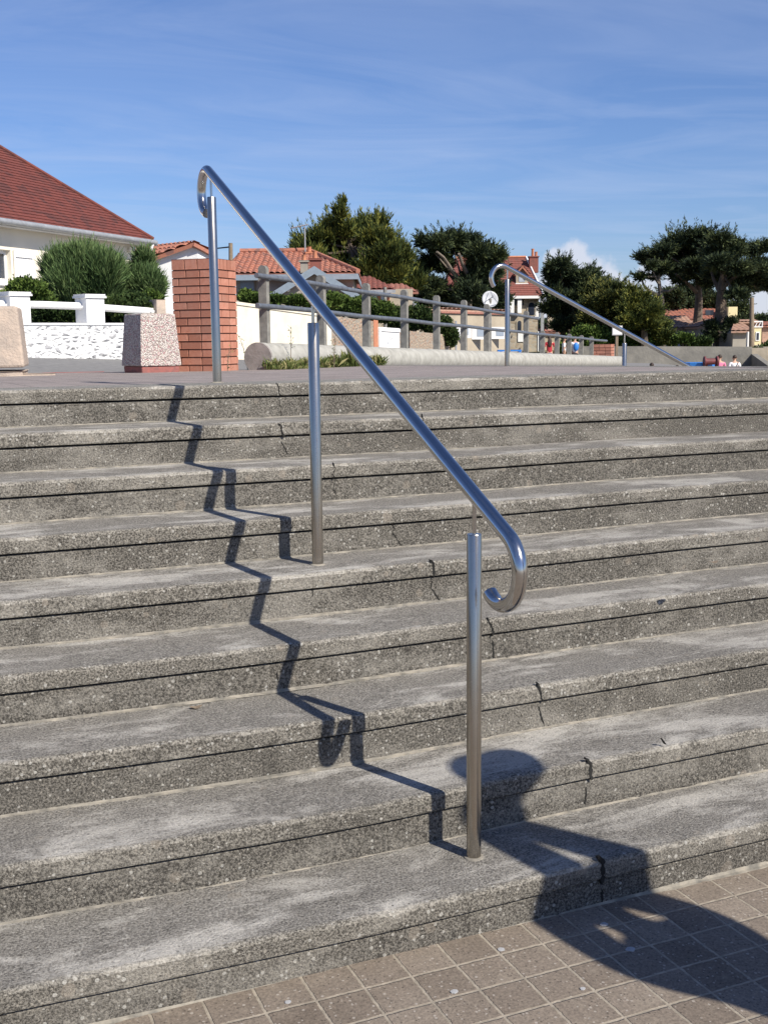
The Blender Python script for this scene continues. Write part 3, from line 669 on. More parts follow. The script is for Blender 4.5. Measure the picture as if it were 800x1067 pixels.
# chipped base: irregular slab
mb = MB(); P = []
for i in range(18):
    a = i/18*2*math.pi; ca, sa = math.cos(a), math.sin(a); q = .34/max(abs(ca), abs(sa))*(.93+.10*mnoise.noise(Vector((ca*2, sa*2, 3)))); P.append(Vector((c.x, c.y, zP-.01))+pu2*ca*q+pv2*sa*q)
mb.prism(P, (0, 0, .055)); mb.build('base_slab', 'blockstone', r_, bev=.012)
mb = MB(); q = c+pu2*.30-pv2*.25; mb.prism([Vector((q.x, q.y, zP))+pu2*a+pv2*b_ for a, b_ in ((0, 0), (.20, .03), (.26, .12), (.1, .2), (-.05, .12))], (0, 0, .022)); mb.build('broken_chip', 'blockstone', r_, bev=.006)

# rounded kerb
kr = .145; c0 = K0+KS*.0
def kerbz(s): return 1.337-.0258*s
SE = 19.2
kb = thing('rounded_kerb', 'long pale half-round concrete kerb running away beneath the railing', 'kerb', (c0.x, c0.y, kerbz(0)))
V = []; n = 20; ss = [-.38, -.2]+list(np.arange(0, SE+.01, .3))
ringp = [(kr*math.cos(a), kr*math.sin(a)) for a in np.linspace(R(-62), R(242), n)]
F = []
for i, s in enumerate(ss):
    for a, b_ in ringp:
        q = K0+KS*s+KN*(a); jn = -.012 if i % 12 == 0 and i else .004*mnoise.noise(Vector((s*2.1, 0, 0)))
        V.append((q.x, q.y, kerbz(s)+.120+b_*(1+jn)))
for i in range(len(ss)-1):
    for k in range(n): F.append((i*n+k, (i+1)*n+k, (i+1)*n+(k+1) % n, i*n+(k+1) % n))
mesh('kerb_body', V, F, 'kerbcon', kb, smooth=True)
for s, sg in ((-.383, 1), (SE+.002, -1)):
    mb = MB(); q = K0+KS*s; mb.prism([(q.x+KN.x*a, q.y+KN.y*a, kerbz(s)+.12+b_*1.0) for a, b_ in ringp], KS*.03*sg); mb.build('end_face', 'kerbend', kb)
# wall under the kerb where the ground falls away
a_ = xy(3.2, .16); b2 = xy(72, .16)
rw = MB(); A1 = Vector((*xy(2.2, -.15), 0)); 
P = [A1+Vector((0, 0, -.9)), Vector((*xy(72, -.15), -.9)), Vector((*xy(72, -.15), kerbz(72)-.004)), A1+Vector((0, 0, kerbz(2.2)-.03))]
rw.prism(P, KN*-.05)
o = rw.build('retaining_wall', 'greywall', label='grey concrete retaining wall carrying the kerb above the lower ground', cat='wall', origin=tuple(A1))
# fence on the kerb: 14 concrete posts, two pipe rails
fn = thing('railing', 'two dull blue-grey pipe rails through round-topped concrete posts on the kerb', 'railing', (c0.x, c0.y, kerbz(0)+.26))
cF = 5.46
def s_of_px(px): D = 1200*cF/(870-px); return ((D-11.3)*.931+(.3917*D-5.46+1.034)*.365)
pxs = [279.5, 338, 384, 423, 456, 484, 507.5, 529, 548, 565, 580, 592.5, 605, 615.5]
FZT = .935
for i, px in enumerate(pxs):
    s = s_of_px(px); q = K0+KS*s+KN*.0; zb = kerbz(s)+.24; hgt = FZT-.24+.045
    hw, hd = .034, .032; hgt = hgt if i < 9 else .62-.24+.05; pr = []
    top = [(hw*math.cos(a), hgt-hw+hw*math.sin(a)) for a in np.linspace(0, math.pi, 9)]
    prof = [(-hw, 0), (hw, 0)]+top
    # post profile faces across the kerb line; turned a little each
    tw = random.uniform(-.04, .04); u = (KS+KN*tw).normalized(); v_ = Vector((-u.y, u.x, 0)); le = random.uniform(-.008, .008)
    mb = MB(); mb.prism([(q.x+v_.x*a-u.x*hd, q.y+v_.y*a-u.y*hd, zb+b_) for a, b_ in prof], u*hd*2+Vector((0, 0, 0)))
    mb.build('post', 'fencepost', fn, bev=.008)
sA = -.45; sT = s_of_px(558); sB = s_of_px(629)
for (hz, s0, s1_) in ((FZT-.055, sA, sT), (.605, sA, sB)):
    P = []
    for s in np.linspace(s0, s1_, 30):
        q = K0+KS*s-KN*.045; P.append((q.x, q.y, kerbz(s)+hz+.004*math.sin(s*2.3)))
    MB().tube(P, .024, 14).build('pipe_rail', 'fencerail', fn, smooth=True)
# rail brackets not visible; sign at the far end
q = at(642, 375, 31); zq = zst(*sn(q))
r_ = thing('sign', 'small pale grey sign board on a brown post past the end of the kerb', 'sign', (q.x, q.y, zq-.1))
zt = at(642, 349, 31).z
MB().box((q.x, q.y, zq-.1), HR*.035, HF*.035, zt-zq+.1+.1).build('post', 'wood', r_, bev=.005)
zs0, zs1 = at(642, 349, 31).z, at(642, 339, 31).z; pf = q-HF*.05
MB().box((pf.x, pf.y, zs0), HR*.135, HF*.012, zs1-zs0).build('sign_board', 'signgrey', r_, bev=.004)
o_ = q-HF*.065
MB().box((o_.x, o_.y, zs0+.02), HR*.115, HF*.002, zs1-zs0-.04).build('sign_face', 'whitepaint', r_)

# ================================================================== LEFT: WHITE WALL, HOUSE, BUSHES
wl = thing('garden_wall', 'white rubble garden wall with square white posts and round white rails on top', 'wall', at(70, 372, 15))
WP = [at(-60, 373, 13.6), at(130, 371.5, 15.4), at(176, 371.0, 15.9)]
wd = (WP[2]-WP[0]); wd.z = 0; wdl = wd.length; wd.normalize(); wn = Vector((-wd.y, wd.x, 0)); wn = wn if wn.dot(HF) > 0 else -wn
zW0 = WP[0].z; W0 = Vector((WP[0].x, WP[0].y, 0))-wd*3
zt = at(100, 338.5, 15.1).z
mb = MB(); L0 = wdl+3
# slightly lumpy face
nx_, nz_ = 150, 12; V = []; F = []
zb_ = 1.30
for j in range(nz_+1):
    for i in range(nx_+1):
        p = W0+wd*(L0*i/nx_); z = zb_+(zt-zb_)*j/nz_; b_ = .028*mnoise.noise(Vector((i*.55, j*.9, 0)))*(0 if j in (0, nz_) or i in (0, nx_) else 1)
        V.append(p-wn*b_+Vector((0, 0, z)))
for j in range(nz_):
    for i in range(nx_): F.append((j*(nx_+1)+i, j*(nx_+1)+i+1, (j+1)*(nx_+1)+i+1, (j+1)*(nx_+1)+i))
mb.add(V, F); mb.obox(W0+wn*.035+Vector((0, 0, zb_)), wd*L0, wn*.24, (0, 0, zt-zb_-.002)); mb.build('stone_base', 'rubble', wl)
mb = MB(); mb.obox(W0-wn*.012+Vector((0, 0, zt)), wd*L0, wn*.30, (0, 0, .03)); mb.build('coping', 'whitewash', wl, bev=.006)
def wall_t(px):
    # parameter along the wall seen at px
    r = FV*FOC+RV*(px-400)+UV_*200; n2 = wn; t = (W0.dot(n2))/(r.x*n2.x+r.y*n2.y); p = Vector((r.x*t, r.y*t, 0)); return (p-W0).dot(wd)
posts = []
for px, wpx, ytop in ((22, 26, 303.5), (100, 26, 306), (-60, 26, 301)):
    t = wall_t(px); p = W0+wd*t+wn*.13; D = p.dot(HF); hw = .135; ht = at(px, ytop, D-.1).z
    po = MB().box((p.x, p.y, zt+.02), wd*hw, wn*hw, ht-zt-.07).build('post', 'whitepaint', wl, bev=.006)
    mb = MB(); mb.box((p.x, p.y, ht-.05), wd*(hw+.022), wn*(hw+.022), .026); mb.box((p.x, p.y, ht-.0245), wd*(hw+.012), wn*(hw+.012), .0235); mb.build('cap', 'whitepaint', po, bev=.004)
t = wall_t(170); p = W0+wd*t+wn*.13; MB().box((p.x, p.y, zt-.2), wd*.075, wn*.1, .2+at(170, 312, p.dot(HF)).z-zt).build('end_post', 'blockstone', wl, bev=.006)
zr = at(75, 317, 15).z-.01; zr2 = at(160, 322.5, 15.6).z-.01
tt0, tt1 = 0, wall_t(166)
P = [W0+wd*t+wn*.13+Vector((0, 0, zr+(zr2-zr)*max(0, (t-wall_t(75)))/(wall_t(160)-wall_t(75)))) for t in np.linspace(tt0, tt1, 12)]
MB().tube(P, .046, 16).build('round_rail', 'whitepaint', wl, smooth=True)

# --- low white house with the dark red hip roof
Cn = at(160, 250, 27); zE_ = Cn.z
e1 = (at(0, 229, 21.8)-Cn); e1.z = 0; e1.normalize(); e2 = Vector((-e1.y, e1.x, 0)); e2 = e2 if e2.dot(HR) < 0 else -e2
hs = thing('house', 'low cream house with a dark red tiled hip roof behind the white garden wall', 'house', (Cn.x, Cn.y, 1.4))
oh = .30; LEN = 11.0; WID = 8.0
cB = Cn+e1*oh+e2*oh     # wall corner
wz = 1.2
mb = MB()
# front wall with a window opening
win_s, win_e = None, None
def wpar(px, base, dirv, nrm):
    r = FV*FOC+RV*(px-400)+UV_*200; t = (base.dot(nrm))/(r.x*nrm.x+r.y*nrm.y); return (Vector((r.x*t, r.y*t, 0))-Vector((base.x, base.y, 0))).dot(dirv)
nE = Vector((e2.x, e2.y, 0)); cB0 = Vector((cB.x, cB.y, 0))
t1 = wpar(15, cB0, e1, nE); t0 = t1+1.15
Dw = (cB0+e1*t1).dot(HF); zw1 = at(10, 260.5, Dw).z; zw0 = at(10, 294, Dw).z
def wbox(t_a, t_b, za, zb2, d0=0, d1=.28): mb.obox(cB0+e1*t_a+e2*d0+Vector((0, 0, za)), e1*(t_b-t_a), e2*(d1-d0), (0, 0, zb2-za))
wbox(0, t1, wz, zE_-.02); wbox(t0, LEN-oh*2, wz, zE_-.02); wbox(t1, t0, wz, zw0); wbox(t1, t0, zw1, zE_-.02)
mb.obox(cB0+e2*.28+Vector((0, 0, wz)), e1*.28, e2*(WID-.6-.28), (0, 0, zE_-.02-wz)); mb.obox(cB0+e1*(LEN-.88)+e2*.28+Vector((0, 0, wz)), e1*.28, e2*(WID-.6-.28), (0, 0, zE_-.02-wz))
mb.obox(cB0+e2*(WID-.6)+Vector((0, 0, wz)), e1*(LEN-oh*2), e2*.28, (0, 0, zE_-.02-wz))
mb.build('wall', 'cream', hs)
wi = MB(); 
fr = MB(); b0 = cB0+e2*.10
for (ta, tb, za, zb2) in ((t1, t1+.05, zw0, zw1), (t0-.07, t0, zw0, zw1), (t1+.07, t0-.07, zw0, zw0+.07), (t1+.07, t0-.07, zw1-.07, zw1), ((t0+t1)/2-.035, (t0+t1)/2+.035, zw0+.07, zw1-.07)):
    fr.obox(b0+e1*ta+Vector((0, 0, za)), e1*(tb-ta), e2*.06, (0, 0, zb2-za))
wn_ = fr.build('window', 'whitepaint', hs, bev=.006)
MB().obox(b0+e2*.025+e1*(t1+.03)+Vector((0, 0, zw0+.03)), e1*(t0-t1-.06), e2*.012, (0, 0, zw1-zw0-.06)).build('pane', 'darkglass', wn_)
MB().obox(cB0-e2*.05+e1*(t1-.06)+Vector((0, 0, zw0-.07)), e1*(t0-t1+.12), e2*.33, (0, 0, .068)).build('sill', 'whitewash', wn_, bev=.008)
sh = MB(); sh.obox(cB0-e2*.05+e1*(t1-.62)+Vector((0, 0, zw0-.02)), e1*.56, e2*.035, (0, 0, zw1-zw0+.02))
for zz in (.18, .80): sh.obox(cB0-e2*.072+e1*(t1-.60)+Vector((0, 0, zw0+(zw1-zw0)*zz)), e1*.52, e2*.02, (0, 0, .08))
sh.build('shutter', 'whitepaint', hs, bev=.004)
# wall lamp near the corner
q = cB0+e1*.30-e2*.10+Vector((0, 0, at(154, 261, 26.9).z)); MB().lathe(q, [(.03, -.05), (.07, -.03), (.075, .04), (.03, .07)], 14).tube([q, q+e2*.12], .015, 8).build('wall_lamp', 'whitepaint', hs, smooth=True)
pit = .80; C0 = Vector((Cn.x, Cn.y, zE_)); half = WID/2
r1 = C0+(e1+e2)*half+Vector((0, 0, half*pit)); C3 = C0+e1*LEN; r2 = C3+(e2-e1)*half+Vector((0, 0, half*pit)); C1 = C0+e2*WID; C2 = C1+e1*LEN
tile_roof('roof', [C0, r1, r2, C3], e1, 'tilered', hs, du=.17, dv=.115, amp=.004, step=.016, sub=2)
tile_roof('roof', [C0, C1, r1], e2, 'tilered', hs, du=.17, dv=.25, amp=.004, step=.02, sub=2)
tile_roof('roof', [C3, r2, C2], e2, 'tilered', hs, du=.17, dv=.25, amp=.004, step=.02, sub=2)
tile_roof('roof', [C1, C2, r2, r1], e1, 'tilered', hs, du=.17, dv=.25, amp=.004, step=.02, sub=2)
up_ = Vector((0, 0, .03))
MB().tube([C0+up_, r1+up_], .04, 8).build('hip_tiles', 'tilered', hs); MB().tube([r1+up_, r2+up_], .05, 8).build('ridge_tiles', 'tilered', hs)
gt = MB(); dn = Vector((0, 0, -.06)); gt.tube([C0-e2*.05+dn, C3-e2*.05+dn], .06, 10); gt.tube([C0-e2*.05-e1*.05+dn, C1-e1*.05+dn], .06, 10)
gt.build('gutter', 'zinc', hs, smooth=True)
MB().obox(C0+Vector((0, 0, -.135)), e1*LEN, e2*.03, (0, 0, .10)).obox(C0+e2*.03+Vector((0, 0, -.135)), e1*.03, e2*(WID-.03), (0, 0, .10)).build('fascia', 'whitewash', hs)
MB().obox(C0+e1*.03+e2*.03+Vector((0, 0, -.12)), e1*(LEN-.06), e2*(WID-.06), (0, 0, .03)).build('soffit', 'whitewash', hs)
MB().tube([C0-e2*.05+dn+e1*.12, C0-e2*.02+e1*.2+Vector((0, 0, -.25)), cB0-e2*.06+e1*.08+Vector((0, 0, zE_-.55)), cB0-e2*.06+e1*.08+Vector((0, 0, 1.3))], .045, 10).build('downpipe', 'whitepaint', hs, smooth=True)

# --- bushes in the garden
def bush(name, label, cat, lst, D, n, leaf, m, dz_=1.0, base=None, group=None, **k):
    bl = blobs_px(lst, D, dz_, .25); c = bl[0][0]
    gz = zst(*sn(c)) if base is None else base
    r = thing(name, label, cat, (c.x, c.y, gz), group)
    foliage('foliage', bl, n, leaf, m, r, **k)
    mb = MB(); q = Vector((c.x, c.y, gz))
    for i in range(4):
        b_ = bl[i % len(bl)][0]; mb.tube([q+Vector((random.uniform(-.1, .1), random.uniform(-.1, .1), 0)), (q+b_)/2+Vector((random.uniform(-.1, .1), 0, 0)), b_], [.035, .022, .01], 6)
    mb.build('stem', 'bark', r); return r
bush('shrub', 'rounded bright green leafy shrub left of the feathery bush', 'shrub', [(28, 304, 20, 13), (14, 318, 14, 16), (40, 318, 16, 18), (28, 326, 22, 18), (50, 325, 14, 14)], 16.6, 5200, .07, 'hedge', wid=.5)
bush('tamarisk_bush', 'large feathery dark green bush with wispy upright tips before the cream house', 'bush', [(66, 285, 19, 20), (88, 280, 22, 20), (108, 288, 20, 20), (75, 302, 24, 20), (100, 305, 24, 20), (120, 298, 12, 18), (60, 300, 12, 18)], 17.2, 6500, .20, 'tamarisk', wind=(0, 0, 1.3), wid=.07, fan=8, spread=.28)
bush('tamarisk_bush', 'narrow feathery bush beside the house corner, right of the larger one', 'bush', [(150, 285, 10, 16), (148, 300, 15, 16), (158, 303, 12, 14), (138, 308, 14, 12), (150, 272, 5, 8)], 17.6, 3600, .17, 'tamarisk', wind=(0, 0, 1.1), wid=.08, fan=8, spread=.35)
bush('hedge', 'low dark hedge seen through the gap under the white rails', 'hedge', [(50, 328, 16, 10), (70, 330, 16, 9), (90, 328, 16, 10), (112, 328, 14, 11), (130, 327, 14, 12), (150, 325, 14, 12), (0, 328, 18, 10), (120, 320, 14, 9), (142, 316, 16, 9)], 16.2, 9000, .06, 'hedgedark', wid=.55)
bush('flowering_shrub', 'small yellow-green plant with pale flowers at the garden corner', 'shrub', [(158, 310, 8, 5), (164, 313, 6, 4)], 16.4, 500, .06, 'hedge', wid=.5)

# --- white gabled outbuilding behind the pillar
D0 = 33
gb = thing('outbuilding', 'small whitewashed gabled outbuilding with orange roof tiles behind the brick pillar', 'building', at(188, 370, D0))
gz = 1.2; apex = at(204, 254.5, D0); lf = at(160, 267, D0); rt = at(222, 264, D0+.4); zlf = at(160, 270, D0).z
P = [(lf.x, lf.y, gz), (rt.x, rt.y, gz), (rt.x, rt.y, rt.z), (apex.x, apex.y, apex.z), (lf.x, lf.y, zlf)]
dep = (KN*1.0).normalized()*4.5
mb = MB(); mb.prism(P, HF*.25); mb.build('gable_wall', 'whitewash', gb)
GD = (HF-HR*.95).normalized()
mb = MB(); mb.prism([Vector(p)+GD*5.5 for p in P], GD*.25); mb.build('rear_wall', 'whitewash', gb)
mb = MB(); mb.prism([Vector((lf.x, lf.y, gz))+HF*.26, Vector((rt.x, rt.y, gz))+HF*.26, Vector((rt.x, rt.y, rt.z-.1))+HF*.26, Vector((lf.x, lf.y, zlf-.1))+HF*.26], GD*5.1); mb.build('side_walls', 'whitewash', gb)
fw = -HF*.18; z_ = Vector((0, 0, .05)); A_l = Vector((lf.x, lf.y, zlf)); A_r = Vector(rt); sd = (A_l-apex); A_l2 = A_l+sd*.08; A_r2 = A_r+(A_r-apex)*.1
tile_roof('roof', [A_l2+fw+z_, A_l2+GD*5.9+z_, apex+GD*5.9+z_, apex+fw+z_], GD, 'tileorange', gb, du=.22, dv=.34, amp=.05)
tile_roof('roof', [A_r2+fw+z_, A_r2+GD*5.9+z_, apex+GD*5.9+z_, apex+fw+z_], GD, 'tileorange', gb, du=.22, dv=.34, amp=.05)
# low tiled lean-to roof whose slope faces the street, left of the gable
q0, q1, q2, q3 = at(158, 266, 34.6), at(183, 267, 34.3), at(208, 249.5, 37), at(160, 252, 37)
# utility pole
q = at(240, 330, 44); r_ = thing('utility_pole', 'thin weathered utility pole standing behind the brick pillar', 'pole', (q.x, q.y, 1.2))
MB().tube([(q.x, q.y, 1.2), at(240.3, 253, 44)], [.10, .075], 10).build('pole', 'wood', r_, smooth=True)
q2 = at(240, 257, 44); MB().tube([q2, at(226, 258.5, 50)], .03, 6).build('cable', 'blackcloth', r_)

# ================================================================== MIDDLE HOUSES
# helpers for houses facing the camera: image rectangle at a distance
def fpoly(pts, D): return [at(x, y, D) for x, y in pts]
hm = thing('house', 'grey-beige bungalow with orange-red canal tile roof and a small gabled porch', 'house', at(310, 372, 48))
Dh = 48
ev = at(372, 284, Dh).z; base = .9
wl_, wr_ = at(246, 300, Dh), at(368, 300, Dh); wl_.z = wr_.z = base
u = (wr_-wl_).normalized()
MB().obox(wl_, wr_-wl_, HF*7, (0, 0, ev-base)).build('wall', 'greybeige', hm)
# hip roof
el, er = at(232, 286, Dh-.5), at(373, 284, Dh-.5); el.z = er.z = ev-.02; bk = HF*8
ridgeh = at(322, 262.5, Dh+3.5).z; RL = at(250, 263, Dh+3.5); RR = at(322, 262.5, Dh+3.5); RL.z = RR.z = ridgeh
tile_roof('roof', [el, er, RR, RL], u, 'tileorange', hm, du=.24, dv=.38, amp=.06)
tile_roof('roof', [er, er+bk, RR], HF, 'tileorange', hm, du=.24, dv=.38, amp=.06)
tile_roof('roof', [el+bk, er+bk, RR, RL], u, 'tilebrown', hm, du=.24, dv=.38, amp=.06)
tile_roof('roof', [el, el+bk, RL], HF, 'tilebrown', hm, du=.24, dv=.38, amp=.06)
MB().tube([er+Vector((0, 0, .06)), RR+Vector((0, 0, .08)), RL+Vector((0, 0, .08))], .11, 8).build('ridge_tiles', 'tileorange', hm)
g_ = MB(); g_.obox(el-HF*.02+Vector((0, 0, -.26)), er-el, HF*.04, (0, 0, .22)); g_.obox(er+Vector((0, 0, -.26)), HF*8, -HR*.04, (0, 0, .22)); g_.build('fascia', 'blueboard', hm)
def chimney(parent, px, ytop, ybot, D, hw, m='tilebrown', pots=((0, .25),)):
    a = at(px, ybot, D); b_ = at(px, ytop, D)
    c_ = MB().box((a.x, a.y, a.z), HR*hw, HF*hw, b_.z-a.z)
    c_.box((a.x, a.y, b_.z+.001), HR*(hw+.05), HF*(hw+.05), .07); o = c_.build('chimney', m, parent, bev=.01)
    pm = MB()
    for dx, hh in pots: pm.lathe((a.x+HR.x*dx, a.y+HR.y*dx, b_.z+.071), [(.10, 0), (.085, hh*.8), (.11, hh)], 10)
    pm.build('chimney_pot', 'terracotta', o, smooth=True)
chimney(hm, 329, 271, 284, 47.4, .22, 'tilevilla', ((-.02, .30),))
chimney(hm, 317, 273, 284, 47.2, .15, 'greybeige', ((0, .22),))
chimney(hm, 322.5, 264, 272, 51, .12, 'terracotta', ((0, .22),))
an = MB(); q = at(318, 262, 51); an.tube([q, at(317.5, 236, 51)], .03, 6); an.tube([at(303, 237.5, 51), at(321, 233.5, 51)], .025, 6)
for i in range(8): c_ = at(304+i*2.2, 237.3-i*.48, 51); an.tube([c_-HF*.3, c_+HF*.3], .015, 5)
an.build('tv_antenna', 'zinc', hm)
# porch gable in front with barge boards
Dp = 45.5; aL, aT, aR = at(283, 311, Dp), at(328, 283, Dp), at(374, 312, Dp)
P = [Vector((aL.x, aL.y, base)), Vector((aR.x, aR.y, base)), aR, aT, aL]
MB().prism([p+HF*.0 for p in P], HF*2.3).build('porch_wall', 'greybeige', hm)
def beam(mb, a, b_, w_, t, up=Vector((0, 0, 1))):
    mb.prism([a, b_, b_-up*w_, a-up*w_], -HF*t)
mb = MB(); ex = .12
zb2_ = Vector((0, 0, .20))-HF*.32; beam(mb, aT+zb2_, aR+(aR-aT)*ex+zb2_, .30, .08); beam(mb, aL+(aL-aT)*ex+zb2_, aT+zb2_, .30, .08)
mb.build('barge_board', 'blueboard', hm)
for s_, (a, b_) in enumerate(((aL+(aL-aT)*ex, aT), (aR+(aR-aT)*ex, aT))):
    z_ = Vector((0, 0, .04)); tile_roof('porch_roof', [a+z_-HF*.30, b_+z_-HF*.30, b_+z_+HF*2.4, a+z_+HF*2.4], HF, 'tilebrown', hm, du=.24, dv=.38, amp=.05)
for px in (300, 357):
    q = at(px, 302, Dp-.1); MB().lathe(q, [(.03, -.06), (.09, -.03), (.09, .03), (.02, .06)], 10).build('wall_lamp', 'whitepaint', hm, smooth=True)
# dark opening and window at the left end
q = at(262, 318, Dh-.01); MB().obox(at(251, 318, Dh-.03), HR*.55, HF*.025, (0, 0, at(251, 289, Dh).z-at(251, 318, Dh).z)).build('door', 'blueboard', hm)
q0 = at(266, 318, Dh-.03); MB().obox(q0, HR*.05, HF*.025, (0, 0, 1.1)).build('door_frame', 'wood', hm)

# small annex with red roof right of it
ha = thing('house', 'small rendered house with a low reddish roof between bungalow and cypress', 'house', at(402, 372, 56))
a = at(374, 298, 56); b_ = at(430, 304, 56); a.z = b_.z = .6
MB().obox(a, b_-a, HF*5, (0, 0, at(400, 301, 56).z-.6)).build('wall', 'beige', ha)
ez = at(400, 301, 55.6).z; eL, eR = at(366, 301, 55.6), at(412, 301, 55.6); eL.z = eR.z = ez
rT = at(372, 288.5, 58.5); rT2 = at(386, 292, 58.5)
tile_roof('roof', [eL, eR, Vector((rT2.x, rT2.y, rT.z)), rT], (eR-eL), 'tilevilla', ha, du=.25, dv=.4, amp=.05)
eR2 = at(436, 304, 57); eL2 = at(396, 304, 57); eR2.z = eL2.z = at(415, 304, 57).z; t1_, t2_ = at(404, 296.5, 59), at(420, 296.5, 59); t2_.z = t1_.z
tile_roof('roof', [eL2, eR2, t2_, t1_], (eR2-eL2), 'tilebrown', ha, du=.25, dv=.4, amp=.05)
MB().obox(eL-HF*.03+Vector((0, 0, -.18)), eR-eL, HF*.03, (0, 0, .15)).build('gutter', 'zinc', ha)
for px0, px1 in ((387.5, 392.5), (397, 402)):
    q = at(px0, 317, 55.96); f_ = MB().obox(q, HR*((px1-px0)*56/1200), HF*.03, (0, 0, .75)).build('window', 'whitepaint', ha)
    MB().obox(q+HR*.05-HF*.012+Vector((0, 0, .06)), HR*((px1-px0)*56/1200-.1), HF*.01, (0, 0, .62)).build('pane', 'paneglass', f_)
for px0 in (393.5, 403): q = at(px0, 318, 55.95); MB().obox(q, HR*.14, HF*.04, (0, 0, .9)).build('shutter', 'terracotta', ha)

# cream boundary wall behind the fence
q1, q2 = at(246, 370, 19.5), at(346, 372, 24)
q1.z = .9; q2.z = .9; zA, zB = at(246, 316.5, 19.5).z, at(346, 330.5, 24).z
cw = thing('boundary_wall', 'bright cream rendered boundary wall sloping down behind the railing', 'wall', q1)
P = [q1, q2, Vector((q2.x, q2.y, zB)), Vector((q1.x, q1.y, zA))]
MB().prism(P, KN*.2).build('wall', 'creamwall', cw)
P = [Vector((q1.x, q1.y, zA)), Vector((q2.x, q2.y, zB)), Vector((q2.x, q2.y, zB+.035)), Vector((q1.x, q1.y, zA+.035))]
MB().prism([p-KN*.02+Vector((0, 0, .001)) for p in P], KN*.24).build('coping', 'creamwall', cw, bev=.008)
bush('hedge', 'leafy hedge on top of the cream boundary wall', 'hedge', [(262, 311, 14, 5), (285, 313, 14, 4), (310, 314, 14, 5), (330, 318, 14, 5), (345, 314, 12, 8), (256, 308, 7, 5)], 25, 3800, .08, 'hedge', wid=.5)
bush('hedge', 'clipped green hedge above the brown stone wall', 'hedge', [(355, 319, 14, 11), (372, 322, 14, 10), (388, 324, 12, 11), (378, 316, 10, 6), (400, 326, 12, 11)], 29, 5200, .09, 'hedge', wid=.5)
bush('hedge', 'dark green hedge between white gate and bungalow, behind thin poles', 'hedge', [(412, 332, 12, 12), (425, 336, 12, 10), (440, 333, 12, 13), (452, 338, 12, 11), (463, 342, 9, 12), (470, 350, 7, 12), (430, 328, 10, 8)], 34, 5200, .10, 'hedgedark', wid=.5)
# brown stone wall, gate, stone wall 2
def streetwall(name, label, pxa, ya, Da, pxb, yb, Db, m, t=.3, z0=.3, cat='wall'):
    a, b_ = at(pxa, ya, Da), at(pxb, yb, Db); P = [Vector((a.x, a.y, z0)), Vector((b_.x, b_.y, z0)), b_, a]
    return MB().prism(P, KN*t).build(name, m, bev=.02, label=label, cat=cat, origin=(a.x, a.y, z0))
streetwall('stone_wall', 'brown rubble stone wall left of the white gate', 346, 330, 24.5, 389, 335.5, 27, 'stonewall')
streetwall('gate_pillar', 'narrow red brick gate pillar left of the white gate', 389.5, 334, 27, 393.5, 334.5, 27.2, 'terracotta', .3, cat='pillar')
streetwall('stone_wall', 'grey-brown rubble wall section right of the white gate', 427, 345.5, 30.5, 468, 349.5, 34.5, 'stonewall')
a, b_ = at(394, 341, 27.4), at(416, 342.5, 28.2)
gt_ = thing('gate', 'white solid gate between two stone walls beyond the railing', 'gate', (a.x, a.y, .5))
zz = .5; P = [Vector((a.x, a.y, zz)), Vector((b_.x, b_.y, zz)), b_, a]; MB().prism(P, KN*.05).build('panel', 'whitepaint', gt_, bev=.01)
fr = MB(); fr.prism([a+Vector((0, 0, -.08)), b_+Vector((0, 0, -.08)), b_, a], -KN*.03); v1 = Vector((a.x, a.y, zz)); fr.prism([v1, v1+(b_-a)*.10, a+(b_-a)*.10-Vector((0, 0, .09)), a-Vector((0, 0, .09))], -KN*.03); fr.build('frame', 'whitepaint', gt_)
hq = at(405, 351, 27.7)-KN*.03; MB().tube([hq, hq+Vector((0, 0, -.10)), hq+HR*.07+Vector((0, 0, -.0))], .01, 6).build('handle', 'zinc', gt_)
for px, yt, D, lab in ((401, 299, 31, 'pale thin pole rising above the hedge just behind the white gate'), (431, 316, 34, 'pale thin pole in the hedge right of the white gate'), (475, 334, 38, 'thin dark pole in front of the beige bungalow')):
    q = at(px, yt, D); b0 = Vector((q.x, q.y, .3)); MB().tube([b0, q], .045 if px < 470 else .03, 10).build('pole', 'fencepost' if px < 470 else 'zinc', smooth=True, label=lab, cat='pole', origin=tuple(b0))

# beige wall with row of round tiles on top, white facade with windows
bw = thing('bungalow', 'long beige bungalow with a row of round tile ends under its roof edge', 'house', at(470, 372, 46))
a, b_ = at(404, 325, 44), at(530, 328.5, 49); zT = a.z; z2 = b_.z; P = [Vector((a.x, a.y, 0)), Vector((b_.x, b_.y, 0)), Vector((b_.x, b_.y, z2)), a]
MB().prism(P, HF*6).build('wall', 'beige', bw)
tl = MB(); n = 46; dv = (b_-a)/n; dn_ = dv.normalized()
for i in range(n):
    c_ = a+dv*(i+.5)+Vector((0, 0, .02)); r0 = dv.length*.52
    tl.prism([c_+dn_*r0*math.cos(t)+Vector((0, 0, r0*math.sin(t)*1.1)) - HF*.12 for t in np.linspace(0, math.pi, 7)], HF*.9)
tl.build('roof_tiles', 'tilebrown', bw)
up_ = Vector((0, 0, .17)); tile_roof('roof', [a+up_-HF*.05, b_+up_-HF*.05, b_+Vector((0, 0, .22))+HF*3.2, a+Vector((0, 0, .22))+HF*3.2], dn_, 'tilepink', bw, du=.26, dv=.4, amp=.05)
a, b_ = at(470, 339, 44.5), at(530, 341.5, 47); P = [Vector((a.x, a.y, 0)), Vector((b_.x, b_.y, 0)), b_, a]
MB().prism(P, HF*.9).build('bay', 'beige', bw)
